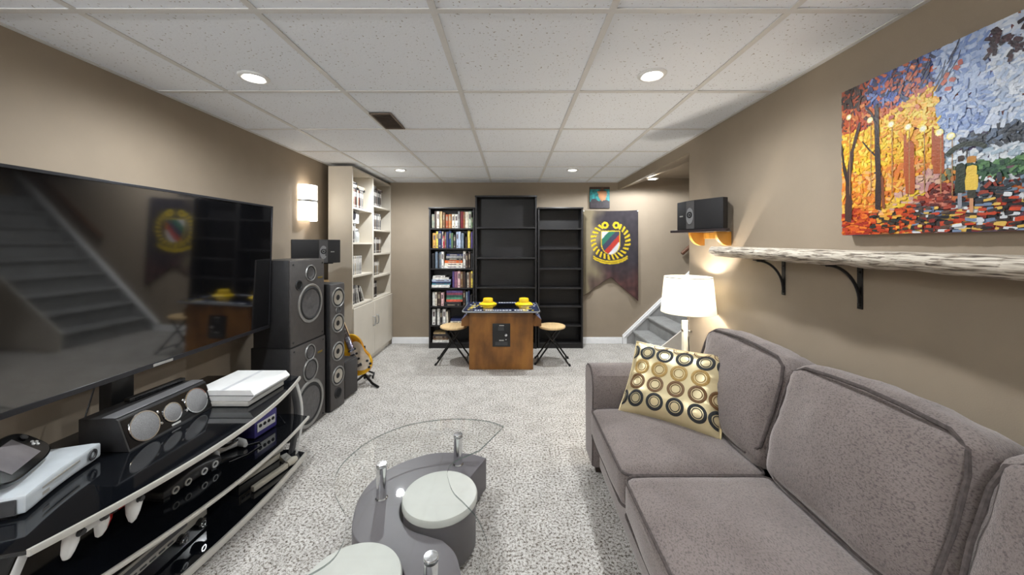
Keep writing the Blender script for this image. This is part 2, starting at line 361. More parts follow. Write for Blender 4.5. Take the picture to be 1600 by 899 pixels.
# wall sconce on the left wall
sc = thing('wall_sconce', 'curved white glass wall sconce with metal band, lit', 'wall light', (XL, 3.2, 1.65))
glassw = mat('lit_opal_glass', (255, 246, 232), 0.3, var=0.0, emit=SCONCE_E)
def half(z0, z1, r0=0.095, r1=0.095, dep=0.105, M=None):
    q = MB(); t = bmesh.new(); n = 20; vs = []
    for rr, dd, z in ((r0, dep, z0), (r1, dep, z1)):
        vs.append([t.verts.new((0.006 + dd * math.sin(math.pi * k / n), -rr * math.cos(math.pi * k / n), z)) for k in range(n + 1)])
        vs.append([t.verts.new((0.006 + (dd - 0.006) * math.sin(math.pi * k / n), -(rr - 0.006) * math.cos(math.pi * k / n), z)) for k in range(n + 1)])
    a, ai, b, bi = vs
    for k in range(n):
        t.faces.new((a[k], a[k + 1], b[k + 1], b[k])); t.faces.new((ai[k + 1], ai[k], bi[k], bi[k + 1]))
        t.faces.new((b[k], b[k + 1], bi[k + 1], bi[k])); t.faces.new((a[k + 1], a[k], ai[k], ai[k + 1]))
    bmesh.ops.recalc_face_normals(t, faces=t.faces); q.add(t, M); return q
half(0.022, 0.155).done('upper_glass', glassw, sc); half(-0.16, 0.008).done('lower_glass', glassw, sc)
half(0.006, 0.024, 0.097, 0.097, 0.107).done('metal_band', silver, sc)
q = MB(); q.box(0, 0.006, -0.05, 0.05, -0.1, 0.1, bev=0.002); q.done('back_plate', silver, sc)

# unseen floor uplighter, added behind the viewer to lift the ceiling brightness
tl_ = thing('added_uplighter', 'unseen steel uplighter added behind the viewer to brighten the ceiling', 'lamp', (-1.45, -1.7, 0))
q = MB(); q.lathe([(0, 0), (0.14, 0), (0.14, 0.015), (0.03, 0.03), (0, 0.03)], 32); q.done('base', silver, tl_)
q = MB(); q.cyl((0, 0, 0.02), (0, 0, 1.62), 0.012); q.done('pole', silver, tl_)
q = MB(); q.lathe([(0.0, 1.60), (0.03, 1.605), (0.12, 1.66), (0.17, 1.72), (0.166, 1.722), (0.115, 1.668), (0.03, 1.612), (0, 1.61)], 40); q.done('bowl', silver, tl_)
q = MB(); q.lathe([(0, 1.66), (0.02, 1.655), (0.022, 1.63), (0, 1.615)], 16); q.done('bulb', lens, tl_)
l = bpy.data.lights.new('added_uplighter_light', 'POINT'); l.energy = ADDED_TORCH_W; l.color = (0.92, 0.965, 1.0); l.shadow_soft_size = 0.05
lo = bpy.data.objects.new('added_uplighter_light', l); C.objects.link(lo); lo.parent = tl_; lo.location = (0, 0, 1.72)
# ================================================================ SOFA (long side on the right wall)
so = thing('sofa', 'long taupe chenille sofa with three back cushions along the right wall', 'sofa', (0.88, 1.06, 0))
sx, sy = 0.88, 1.06
def W(M=None): return T(-sx, -sy, 0)
q = MB(); q.rbox(0.87, 1.07, 0.165, 0.80, 1.98, 0.21, 0.02, n=8, M=W()); fr = q.done('base_frame', sofaf, so)
q = MB(); q.tube([(0.466, 0.2, 0.255), (0.466, 1.95, 0.255)], 0.005, 6, M=W()); q.done('piping', pipem, fr)
q = MB(); q.rbox(1.25, 1.07, 0.405, 0.16, 2.0, 0.70, 0.05, n=10, puff=(0.01, 0, 0.01), M=W()); q.done('back_frame', sofaf, so)
for i, yc in enumerate((2.02, 0.12)):
    q = MB()
    prof = [(-0.085, 0.075), (-0.092, 0.2), (-0.094, 0.36), (-0.10, 0.46), (-0.104, 0.52), (-0.088, 0.57), (-0.045, 0.598), (0.0, 0.604), (0.045, 0.598), (0.088, 0.57), (0.104, 0.52), (0.10, 0.46), (0.094, 0.36), (0.092, 0.2), (0.085, 0.075)]
    t = bmesh.new(); rings = []
    ss = [0.0, 0.006, 0.02, 0.05, 0.2, 0.4, 0.6, 0.76]
    for s_ in ss:
        f = 1 - 0.12 * max(0, 1 - s_ / 0.02) ** 2
        rings.append([t.verts.new((0.432 + s_, yc + y * f, 0.34 + (z - 0.34) * (1 - 0.03 * max(0, 1 - s_ / 0.02) ** 2) + 0.012 * (s_ > 0.5))) for y, z in prof])
    for a, b in zip(rings, rings[1:]):
        for k in range(len(prof)): t.faces.new((a[k], a[(k + 1) % len(prof)], b[(k + 1) % len(prof)], b[k]))
    t.faces.new(rings[0][::-1]); t.faces.new(rings[-1]); bmesh.ops.recalc_face_normals(t, faces=t.faces); q.add(t, W())
    ar = q.done('arm', sofaf, so)
    q = MB(); q.tube([(0.437, yc + y * 0.9, 0.34 + (z - 0.34) * 0.98) for y, z in prof], 0.005, 6, M=W()); q.done('piping', pipem, ar)
for i, (x, y) in enumerate(((0.49, 2.03), (1.25, 2.03), (0.49, 0.1), (1.25, 0.1))):
    q = MB(); q.prism([(x - 0.03, y - 0.03), (x + 0.03, y - 0.03), (x + 0.03, y + 0.03), (x - 0.03, y + 0.03)], 0, 0.08, M=W())
    for v_ in q.b.verts:
        if v_.co.z < 0.01: v_.co.x += (x - sx - v_.co.x) * 0.35; v_.co.y += (y - sy - v_.co.y) * 0.35
    q.done('leg', darkwood, so)
def loop_rect(cx, cy, z, w, d, r=0.04):
    pts = []
    for (qx, qy, a0) in ((1, 1, 0), (-1, 1, 90), (-1, -1, 180), (1, -1, 270)):
        for k in range(5):
            a = R(a0 + k * 22.5); pts.append((cx + qx * (w / 2 - r) + r * math.cos(a), cy + qy * (d / 2 - r) + r * math.sin(a), z))
    return pts
for i, yc in enumerate((1.642, 1.082, 0.518)):
    q = MB(); q.rbox(0.70, yc, 0.335, 0.56, 0.555, 0.15, 0.035, n=16, puff=(0.01, 0, 0.022), wrinkle=0.004, wf=7, seed=i, M=W()); cu = q.done('seat_cushion', sofaf, so)
    q = MB(); q.tube(loop_rect(0.70, yc, 0.398, 0.556, 0.553), 0.005, 6, True, M=W()); q.done('piping', pipem, cu)
    q = MB(); q.tube(loop_rect(0.70, yc, 0.272, 0.556, 0.553), 0.005, 6, True, M=W()); q.done('piping', pipem, cu)
for i, yc in enumerate((1.662, 1.088, 0.514)):
    w_ = 0.575 if i == 0 else 0.565
    Mc = W() @ T(1.09, yc, 0.60) @ RY(17)
    q = MB(); q.rbox(0, 0, 0, 0.19, w_, 0.45, 0.055, n=20, puff=(0.045, 0.012, 0.03), wrinkle=0.012, wf=6.5, seed=i + 5, M=Mc); cu = q.done('back_cushion', sofaf, so)
    for v_ in cu.data.vertices:
        # crease folds near the top edge and the seams
        p = v_.co; lz = p.z - 0.78
        k_ = max(0, 1 - abs(lz) / 0.12); p.x += 0.007 * k_ * noise.noise(Vector((p.x * 6, p.y * 34 + p.x * 20, i * 3.7))); p.z += 0.010 * k_ * noise.noise(Vector((p.x * 5 + 3, p.y * 26 + p.x * 14, i * 5.1)))
        e_ = max(0, 1 - (0.29 - abs(p.y + sy - yc)) / 0.09); p.x += 0.006 * e_ * noise.noise(Vector((p.y * 5, p.z * 34, i)))
    # piping along the front face edge
    lp = []
    for (y, z) in [(0.265, -0.14), (0.272, 0.0), (0.268, 0.13), (0.255, 0.185), (0.215, 0.212), (0.1, 0.222), (0, 0.226), (-0.1, 0.222), (-0.215, 0.212), (-0.255, 0.185), (-0.268, 0.13), (-0.272, 0.0), (-0.265, -0.14), (-0.2, -0.2), (0, -0.21), (0.2, -0.2)]:
        lp.append((-0.088, y * (w_ / 0.565), z))
    q = MB(); q.tube(lp, 0.006, 6, True, M=Mc); q.done('piping', pipem, cu)
# ------------------------------------------------ gold throw pillow
U = Vector((0.791, -0.612, 0)); V = Vector((0.16, 0.16, 0.35)).normalized(); N = U.cross(V).normalized()
if N.y > 0: N = -N
PO = Vector((0.738, 1.725, 0.41))
PW, PH = 0.465, 0.385
satin = mat('gold_satin', (218, 202, 160), 0.32, 0.42, var=0.10, scale=5, bump=0.12, bscale=30)
pi = thing('throw_pillow', 'gold satin throw pillow with rows of embroidered rings', 'pillow', PO)
def pil(u, v, side=1, lift=0.0):
    a, b = u * 2 - 1, v * 2 - 1
    h = 0.082 * (max(0, 1 - a ** 4) * max(0, 1 - b ** 4)) ** 0.62
    pinch = 1 - 0.05 * (b * b) * (1 - a * a) * 0
    ax = a * (1 - 0.07 * (1 - a * a) * 0 - 0.05 * (1 - b * b)); bx = b * (1 - 0.06 * (1 - a * a))
    wr = 0.006 * noise.noise(Vector((u * 5, v * 5, 1.0 if side > 0 else 9.0))) + 0.010 * math.sin(v * 38 + u * 8) * max(0, abs(a) - 0.6) / 0.4 * max(0, 1 - a ** 8)
    hh = side * (h + (wr if h > 0.005 else 0) + lift)
    return U * (ax * PW / 2) + V * ((bx + 1) * PH / 2) + N * hh
for nm, side in (('front_cover', 1), ('back_cover', -1)):
    q = MB(); t = bmesh.new(); n = 28
    g = [[t.verts.new(pil(i / n, j / n, side)) for i in range(n + 1)] for j in range(n + 1)]
    for j in range(n):
        for i in range(n):
            f = (g[j][i], g[j][i + 1], g[j + 1][i + 1], g[j + 1][i]); t.faces.new(f)
    q.add(t)
    o = q.done(nm, satin, pi, angle=80)
q = MB(); e = [pil(k / 12, 0) for k in range(12)] + [pil(1, k / 12) for k in range(12)] + [pil(1 - k / 12, 1) for k in range(12)] + [pil(0, 1 - k / 12) for k in range(12)]
q.tube(e, 0.004, 6, True); q.done('piping', satin, pi)
rcol = {'black': mat('charcoal_embroidery', (38, 40, 42), 0.7, var=0.3, scale=200, bump=0.3, bscale=600), 'gold': mat('pale_gold_embroidery', (166, 134, 72), 0.5, var=0.2, scale=200, bump=0.3, bscale=600), 'brown': mat('bronze_embroidery', (104, 72, 36), 0.5, var=0.25, scale=200, bump=0.3, bscale=600)}
def embroid(cu, cv, c, thin=False):
    q = MB(); t = bmesh.new(); n = 28
    rads = ((0.0275, 0.0415), (0.0195, 0.0235)) if not thin else ((0.033, 0.0375), (0.026, 0.028))
    for r0, r1 in rads:
        vs = []
        for k in range(n):
            a = 2 * math.pi * k / n; row = []
            for r in (r0, (r0 + r1) / 2, r1):
                u, v = cu + r * math.cos(a) / PW, cv + r * math.sin(a) / PH
                row.append((u, v, t.verts.new(pil(min(0.985, max(0.015, u)), min(0.985, max(0.015, v)), 1, 0.0035 if r == (r0 + r1) / 2 else 0.0012))))
            vs.append(row)
        for k in range(n):
            a, b = vs[k], vs[(k + 1) % n]
            for m_ in (0, 1):
                if all(0.01 < x[0] < 0.99 and 0.01 < x[1] < 0.99 for x in (a[m_], a[m_ + 1], b[m_], b[m_ + 1])): t.faces.new((a[m_][2], a[m_ + 1][2], b[m_ + 1][2], b[m_][2]))
    bmesh.ops.delete(t, geom=[v_ for v_ in t.verts if not v_.link_faces], context='VERTS')
    q.add(t); q.done('embroidered_ring', rcol[c], pi, angle=80)
for cv, c, us, th in ((0.19, 'black', (0.0, 0.18, 0.385, 0.59, 0.80, 0.985), False), (0.41, 'brown', (0.15, 0.355, 0.57, 0.78, 0.97), False), (0.62, 'gold', (0.16, 0.365, 0.57, 0.78), False), (0.83, 'black', (0.0, 0.19, 0.385, 0.59, 0.795, 0.985), False), (0.985, 'brown', (0.31, 0.52, 0.73, 0.92), True)):
    for u in us: embroid(u, cv, c, th)
# ================================================================ FLOOR LAMP
la = thing('floor_lamp', 'white floor lamp with drum shade, lit, behind the sofa end', 'lamp', (1.166, 2.42, 0))
cream = mat('cream_lamp_post', (226, 222, 206), 0.4, var=0.03)
q = MB(); q.lathe([(0, 0), (0.12, 0), (0.125, 0.006), (0.12, 0.02), (0.03, 0.028), (0, 0.028)], 32); q.done('base', cream, la)
q = MB(); q.box(-0.015, 0.015, -0.015, 0.015, 0.02, 0.765, bev=0.003); q.done('post', cream, la)
q = MB(); q.box(-0.018, 0.035, -0.012, 0.012, 0.69, 0.705, bev=0.002); q.cyl((0.028, -0.03, 0.697), (0.028, 0.02, 0.697), 0.008); q.done('clamp', chrome, la)
q = MB(); q.cyl((0.022, 0, 0.66), (0.022, 0, 0.90), 0.007); q.done('stem', chrome, la)
q = MB(); q.tube([(0.022, 0.0, 0.66), (0.025, -0.005, 0.6), (0.035, 0, 0.5), (0.06, 0, 0.42)], 0.0025, 6); q.done('cord', blackp, la)
q = MB(); q.lathe([(0.172, 0.822), (0.149, 1.062), (0.146, 1.062), (0.169, 0.822), (0.172, 0.822)], 48, M=T(0.022, 0, 0))
shm = bpy.data.materials.new('white_linen_shade'); shm.use_nodes = True; nt = shm.node_tree; p = nt.nodes['Principled BSDF']
nz = nt.nodes.new('ShaderNodeTexNoise'); nz.inputs['Scale'].default_value = 300; rr = nt.nodes.new('ShaderNodeValToRGB'); rr.color_ramp.elements[0].color = (0.74, 0.72, 0.66, 1); rr.color_ramp.elements[1].color = (0.88, 0.87, 0.82, 1)
nt.links.new(nz.outputs['Fac'], rr.inputs[0]); nt.links.new(rr.outputs[0], p.inputs['Base Color']); p.inputs['Roughness'].default_value = 0.9
tr = nt.nodes.new('ShaderNodeBsdfTranslucent'); nt.links.new(rr.outputs[0], tr.inputs['Color']); mx = nt.nodes.new('ShaderNodeMixShader'); mx.inputs[0].default_value = 0.36
nt.links.new(p.outputs[0], mx.inputs[1]); nt.links.new(tr.outputs[0], mx.inputs[2]); nt.links.new(mx.outputs[0], nt.nodes['Material Output'].inputs[0])
shade = q.done('lamp_shade', shm, la)
q = MB(); q.tube([(0.022 + 0.148 * math.cos(a), 0.148 * math.sin(a), 1.06) for a in [2 * math.pi * k / 40 for k in range(40)]], 0.003, 6, True)
q.cyl((0.022 - 0.147, 0, 1.05), (0.022 + 0.147, 0, 1.05), 0.0018, n=6); q.cyl((0.022, -0.147, 1.05), (0.022, 0.147, 1.05), 0.0018, n=6); q.cyl((0.022, 0, 1.045), (0.022, 0, 1.075), 0.004, n=8); q.done('shade_ring', silver, shade)
q = MB(); q.lathe([(0, 0.90), (0.014, 0.90), (0.016, 0.93), (0.03, 0.96), (0.028, 0.985), (0, 1.0)], 16, M=T(0.022, 0, 0)); q.done('bulb', mat('lit_bulb', (255, 244, 222), 0.4, var=0, emit=12), la)
l = bpy.data.lights.new('lamp_light', 'POINT'); l.energy = LAMP_W; l.color = (1, 0.91, 0.78); l.shadow_soft_size = 0.03
lo = bpy.data.objects.new('lamp_light', l); C.objects.link(lo); lo.parent = la; lo.location = (0.022, -0.045, 0.975)
# ================================================================ LIVE-EDGE SHELF on the right wall
sh = thing('wall_shelf', 'weathered live-edge plank shelf on black iron brackets', 'shelf', (XR, 1.25, 1.21))
bark = mat('bleached_weathered_wood', (206, 198, 184), 0.75, var=0.0, scale=22, stretch=(6, 0.55, 9), detail=8, bump=0.5, bscale=30, col2=(214, 205, 190), ramp=(0.3, 0.62))
rmp = [x for x in bark.node_tree.nodes if x.type == 'VALTORGB'][0].color_ramp
rmp.elements[0].color = (*lin((66, 58, 50)), 1); e_ = rmp.elements.new(0.42); e_.color = (*lin((132, 120, 106)), 1); e_ = rmp.elements.new(0.50); e_.color = (*lin((190, 180, 164)), 1)
q = MB(); t = bmesh.new(); rings = []; n = 90
for k in range(n + 1):
    y = 0.88 - k / n * 1.75
    e1 = 0.014 * noise.noise(Vector((y * 6, 0, 0))) + 0.006 * noise.noise(Vector((y * 25, 3, 0)))
    pr = [(0, 0.048), (0, 0.0), (-0.17 + e1, -0.006 + 0.007 * noise.noise(Vector((y * 9, 5, 0)))), (-0.197 + e1, 0.008), (-0.205 + e1 + 0.006 * noise.noise(Vector((y * 30, 8, 0))), 0.024), (-0.200 + e1, 0.040), (-0.19 + e1, 0.05 + 0.003 * noise.noise(Vector((y * 14, 9, 0))))]
    rings.append([t.verts.new((x, y, z + 0.012 * (y - 0.3))) for x, z in pr])
for a, b in zip(rings, rings[1:]):
    for k in range(7): t.faces.new((a[k], a[(k + 1) % 7], b[(k + 1) % 7], b[k]))
t.faces.new(rings[0][::-1]); t.faces.new(rings[-1]); bmesh.ops.recalc_face_normals(t, faces=t.faces); q.add(t); q.done('plank', bark, sh, angle=50)
for y in (1.805, 1.408, 0.75):
    y -= 1.25; q = MB()
    q.box(-0.005, 0, y - 0.011, y + 0.011, -0.185, -0.003, bev=0.001, seg=1); q.box(-0.15, 0, y - 0.011, y + 0.011, -0.012, -0.007)
    q.tube([(-0.135 + 0.0 + 0.13 * math.sin(a), y, -0.012 - 0.15 * (1 - math.cos(a))) for a in [R(90) * k / 12 for k in range(13)]], 0.006, 8)
    for z in (-0.17, -0.04): q.lathe([(0, 0), (0.006, 0), (0.005, 0.003), (0, 0.005)], 10, M=T(-0.005, y, z) @ RY(-90))
    q.done('bracket', steelb, sh)
# ================================================================ PAINTING
pa = thing('canvas_painting', 'large palette-knife canvas of autumn trees, street lamps and walkers under an umbrella', 'painting', (XR - 0.003, 1.446, 1.316))
PWd, PHt, PD = 0.95, 0.576, 0.035
q = MB(); q.box(-PD, 0, -PWd, 0, 0, PHt, bev=0.003); q.done('canvas', mat('primed_canvas_edge', (196, 120, 60), 0.8, var=0.4, scale=8, col2=(70, 90, 150)), pa)
def rc(*cs): return random.choice(cs)
def paint_col(d, h):
    ed = 0.33 + 0.05 * (0.3 - h)        # where the warm trees give way to sky
    if h < 0.085 + 0.02 * math.sin(d * 30):
        if d < 0.12: return rc((186, 60, 24), (214, 92, 30), (160, 40, 20), (226, 120, 40))
        if d < 0.26: return rc((214, 92, 30), (60, 50, 40), (186, 60, 24), (40, 44, 40), (220, 160, 60))
        return rc((30, 30, 36), (60, 50, 48), (216, 220, 224), (196, 70, 40), (130, 40, 34), (226, 186, 90), (120, 140, 170), (36, 36, 40), (90, 70, 60))
    if d > 0.25 and h < 0.15 and d - 0.25 > (h - 0.09) * 1.0:
        if d < 0.37: return rc((130, 44, 36), (170, 70, 50), (90, 36, 34), (200, 120, 100))
        return rc((30, 32, 38), (50, 60, 70), (196, 110, 60), (216, 220, 224), (40, 50, 56), (150, 60, 44), (110, 130, 150))
    if 0.12 < d < 0.34 and h < 0.09 + (d - 0.14) * 0.72 and h > 0.085 and d < 0.36:
        return rc((232, 196, 60), (220, 176, 70), (214, 170, 140), (206, 160, 150)) if h < 0.14 else rc((208, 160, 150), (190, 140, 140), (214, 176, 150))
    if d < ed:
        if h > 0.50 and d < 0.1: return rc((60, 40, 30), (90, 50, 36), (170, 70, 30), (40, 34, 34))
        if h > 0.40 + 0.35 * max(0, d - 0.1):
            if d > 0.10 and h > 0.47 - 0.2 * (d - 0.1): return rc((50, 70, 150), (70, 96, 180), (40, 52, 110), (120, 140, 200), (200, 96, 50), (36, 40, 80), (190, 84, 44))
            return rc((206, 96, 36), (220, 120, 50), (180, 66, 28), (196, 80, 40), (90, 50, 40), (226, 140, 70))
        if h > 0.24: return rc((246, 206, 50), (250, 190, 40), (240, 168, 40), (252, 220, 90), (232, 150, 40))
        return rc((240, 168, 50), (226, 130, 40), (246, 190, 80), (236, 176, 110), (220, 120, 46))
    if h < 0.20: return rc((56, 96, 66), (80, 120, 80), (96, 140, 90), (44, 76, 60)) if d > 0.40 else rc((226, 150, 60), (200, 110, 50), (110, 120, 90))
    if h < 0.235: return rc((226, 232, 238), (206, 216, 228), (170, 190, 206))
    if h < 0.285 + 0.05 * (d - 0.4) and d > 0.38: return rc((60, 66, 76), (80, 88, 100), (100, 116, 140), (50, 54, 62))
    if d < 0.45 and h > 0.3: return rc((136, 160, 208), (156, 176, 216), (118, 144, 200), (176, 194, 226), (190, 204, 230))
    return rc((196, 208, 230), (210, 219, 234), (184, 200, 226), (220, 227, 238), (168, 188, 220), (214, 222, 234))
q = MB(); t = bmesh.new(); cl = t.loops.layers.float_color.new('Col')
def stroke(d, h, w_, l_, ang, c, z):
    ca, sa = math.cos(ang), math.sin(ang); vs = []
    for a, b in ((-1, -0.8), (-0.6, -1), (0.7, -1), (1, -0.3), (0.9, 0.8), (0.2, 1), (-0.9, 0.9)):
        x = a * l_ / 2; y = b * w_ / 2
        dd = min(PWd - 0.001, max(0.001, d + x * ca - y * sa)); hh = min(PHt - 0.001, max(0.001, h + x * sa + y * ca)); vs.append(t.verts.new((-PD - z, -dd, hh)))
    f = t.faces.new(vs); L_ = lin(c)
    j = 0.92 + random.random() * 0.16
    for lp in f.loops: lp[cl] = (*[min(1, x * j) for x in L_], 1)
zc = [0.0006]
def nz_(): zc[0] += 0.0000006; return zc[0]
for j in range(40):
    for i in range(66):
        d = (i + random.random()) / 66 * PWd; h = (j + random.random()) / 40 * PHt
        ang = R(random.choice((20, -20, 60, 100, 0))) if h > 0.12 else R(random.uniform(-15, 15))
        stroke(d, h, 0.016, 0.03, ang, paint_col(d, h), nz_())
for _ in range(3200):
    d = random.random() * PWd; h = random.random() * PHt; ang = R(random.uniform(0, 180)) if h > 0.12 else R(random.uniform(-12, 12))
    stroke(d, h, random.uniform(0.006, 0.012), random.uniform(0.012, 0.03), ang, paint_col(d, h), nz_())
def line(pts, w0, w1, c):
    for k, (a, b) in enumerate(zip(pts, pts[1:])):
        f = k / max(1, len(pts) - 1); L_ = math.hypot(b[0] - a[0], b[1] - a[1])
        stroke((a[0] + b[0]) / 2, (a[1] + b[1]) / 2, w0 + (w1 - w0) * f, L_ * 1.25, math.atan2(b[1] - a[1], b[0] - a[0]), c, nz_())
DK = (52, 36, 34)
line([(0.03, 0.06), (0.032, 0.14), (0.03, 0.21), (0.045, 0.32), (0.075, 0.42)], 0.030, 0.008, (70, 44, 36)); line([(0.03, 0.2), (0.012, 0.27), (0.0, 0.36)], 0.014, 0.006, DK)
line([(0.145, 0.10), (0.147, 0.2), (0.142, 0.32), (0.14, 0.46)], 0.022, 0.014, DK); line([(0.14, 0.4), (0.12, 0.45), (0.1, 0.48)], 0.008, 0.004, DK); line([(0.143, 0.28), (0.11, 0.32), (0.09, 0.35)], 0.006, 0.003, DK)
line([(0.165, 0.10), (0.16, 0.2)], 0.01, 0.006, (130, 70, 40))
for d, h0, h1, w_ in ((0.25, 0.14, 0.3, 0.03), (0.235, 0.2, 0.33, 0.01), (0.33, 0.19, 0.31, 0.03), (0.315, 0.22, 0.33, 0.008)): line([(d, h0), (d, (h0 + h1) / 2), (d, h1)], w_, w_ * 0.7, (176, 84, 36))
for d, h in ((0.033, 0.465), (0.116, 0.425), (0.19, 0.385), (0.244, 0.358), (0.288, 0.338), (0.332, 0.312), (0.361, 0.292)):
    line([(d + 0.004, h - 0.3 + d * 0.35), (d + 0.004, h - 0.1), (d + 0.004, h)], 0.003, 0.002, (170, 130, 80)); [stroke(d, h, 0.013, 0.022, a_, (255, 240, 160), nz_()) for a_ in (0, 0.8, 1.6, 2.4)]; [stroke(d, h, 0.008, 0.014, a_, (255, 252, 232), nz_()) for a_ in (0, 0.8, 1.6, 2.4)]
for k in range(26):     # bare twigs and last leaves against the blue
    d = 0.16 + random.random() * 0.2; h = 0.44 + random.random() * 0.1; line([(d, h), (d + 0.02, h + 0.03), (d + 0.025, h + 0.05)], 0.003, 0.002, (40, 40, 70))
    stroke(d + random.uniform(-0.02, 0.03), h + random.uniform(-0.04, 0.02), 0.012, 0.018, random.random() * 3, rc((206, 92, 50), (190, 80, 60), (222, 130, 80)), nz_())
for d, h in ((0.46, 0.53), (0.45, 0.5), (0.48, 0.515), (0.5, 0.47), (0.495, 0.5), (0.52, 0.54), (0.47, 0.545), (0.53, 0.48)): [stroke(d + random.uniform(-0.012, 0.012), h + random.uniform(-0.012, 0.012), 0.010, 0.02, random.random() * 3, rc((54, 34, 44), (70, 40, 48), (44, 30, 40)), nz_()) for _k in range(5)]
line([(0.352, 0.236), (0.37, 0.252), (0.39, 0.258), (0.412, 0.256), (0.43, 0.248), (0.442, 0.238)], 0.016, 0.012, (46, 56, 46)); line([(0.4, 0.24), (0.4, 0.215)], 0.003, 0.003, DK)
line([(0.383, 0.075), (0.383, 0.12)], 0.010, 0.010, (150, 150, 160)); line([(0.383, 0.12), (0.384, 0.16), (0.385, 0.2)], 0.026, 0.02, (44, 56, 44)); stroke(0.386, 0.218, 0.018, 0.016, 0, (60, 44, 36), nz_())
line([(0.41, 0.06), (0.41, 0.1)], 0.009, 0.009, (206, 150, 110)); line([(0.41, 0.1), (0.41, 0.125)], 0.02, 0.02, (60, 60, 50)); line([(0.41, 0.125), (0.41, 0.165), (0.41, 0.19)], 0.03, 0.02, (232, 196, 80)); stroke(0.41, 0.21, 0.022, 0.02, 1.5, (190, 130, 50), nz_())
q.b.free(); q.b = t; o = q.done('paint_strokes', attr_mat('oil_paint', 0.4, 0.25, 160), pa, smooth=False); o['kind'] = 'stuff'
# ================================================================ BOOKSHELF-SIZE SPEAKERS ON BRACKETS
def wedge_speaker(name, label, loc, rz, flip=1):
    o = thing(name, label, 'speaker', loc, rz, 'angled black speakers on wall brackets'); W_, H_ = 0.35, 0.19
    # plan (x across, y depth; front towards -y), front gently angled in two planes
    q = MB(); k = 0.35 * flip
    px = [(-W_ / 2, 0.028), (-0.04 * flip - 0.035, 0.0), (-0.04 * flip + 0.035, -0.004), (W_ / 2, 0.02), (W_ / 2, 0.06), (W_ / 2 - 0.06, 0.135), (-W_ / 2 + 0.06, 0.135), (-W_ / 2, 0.06)]
    q.prism(px, 0, H_, bev=0.004); body = q.done('cabinet', mat('charcoal_black_cloth', (26, 25, 27), 0.6, var=0.1, scale=200), o)
    cx = -0.04 * flip
    q = MB(); q.box(cx - 0.032, cx + 0.032, -0.0075, 0.0, 0.004, H_ - 0.004, M=RZ(-3.3)); q.done('grille_strip', mat('charcoal_grille_cloth', (74, 72, 72), 0.8, var=0.1, scale=300), o)
    q = MB(); q.lathe([(0, 0.001), (0.02, 0.001), (0.03, 0.0015), (0.031, 0.0), (0.0, -0.001)], 28, M=T(cx, -0.0095, H_ * 0.46) @ RX(90) @ Matrix.Diagonal((0.9, 1.75, 1, 1))); q.done('tweeter_plate', grille, o)
    q = MB(); Mz = T(cx, -0.011, H_ * 0.5) @ RX(90)
    q.lathe([(0.012, 0.0), (0.013, 0.003), (0.02, 0.003), (0.021, 0.0)], 24, M=Mz); q.lathe([(0, 0.004), (0.006, 0.003), (0.007, 0)], 16, M=Mz); q.done('tweeter_ring', rubber, o)
    q = MB(); bx = cx - 0.085 * flip if flip > 0 else cx + 0.085
    q.box(-0.014, 0.014, -0.003, 0.0, -0.004, 0.004, bev=0.001, seg=1, M=T(bx if flip > 0 else cx + 0.07, 0.012 if flip > 0 else 0.002, H_ * 0.48)); q.done('badge', silver, o)
    return o
rs_a = math.atan2(2.13 - 2.47, 1.263 - 1.125)
rsl = (1.185, 2.31, 1.377)
wedge_speaker('wall_speaker', 'angled black speaker with round tweeter above the floor lamp', rsl, rs_a)
plat = thing('speaker_bracket', 'dark platform on honey pine corner brackets under the right-hand speaker', 'bracket', (rsl[0], rsl[1], 1.377), rs_a)
q = MB(); q.prism([(-0.2, -0.01), (0.21, -0.01), (0.21, 0.03), (0.10, 0.145), (-0.1, 0.145), (-0.2, 0.06)], -0.018, -0.001, bev=0.003); q.done('platform', mat('dark_plum_board', (36, 26, 28), 0.5, var=0.1), plat)
for x in (-0.06, 0.13):
    q = MB(); pr = [(0.012, -0.019), (0.14, -0.019), (0.14, -0.105), (0.118, -0.105)] + [(0.118 - 0.106 * math.sin(a) , -0.105 + 0.086 * (1 - math.cos(a))) for a in [R(k * 9) for k in range(1, 10)]]
    q.prism(pr, x - 0.009, x + 0.009, M=Matrix(((0, 0, 1, 0), (1, 0, 0, 0), (0, 1, 0, 0), (0, 0, 0, 1)))); q.done('corner_support', honey, plat)
q = MB(); q.box(-0.07, 0.14, 0.13, 0.14, -0.06, -0.019, bev=0.002, seg=1); q.done('back_rail', honey, plat)
wedge_speaker('wall_speaker', 'angled black speaker with round tweeter beside the sconce', (-1.55, 2.86, 1.128), math.atan2(0.2, 0.22), -1)
br = thing('speaker_bracket', 'black steel wall bracket under the left-hand speaker', 'bracket', (-1.60, 2.92, 1.128), math.atan2(0.2, 0.22))
q = MB(); q.box(-0.12, 0.12, -0.05, 0.06, -0.008, -0.001, bev=0.002, seg=1); q.done('plate', steelb, br)
q = MB(); q.tube([(0.0, 0.0, -0.008), (-0.05, 0.04, -0.06), (-0.10, 0.10, -0.12), (-0.16, 0.15, -0.14)], 0.016, 10); q.done('arm', steelb, br)
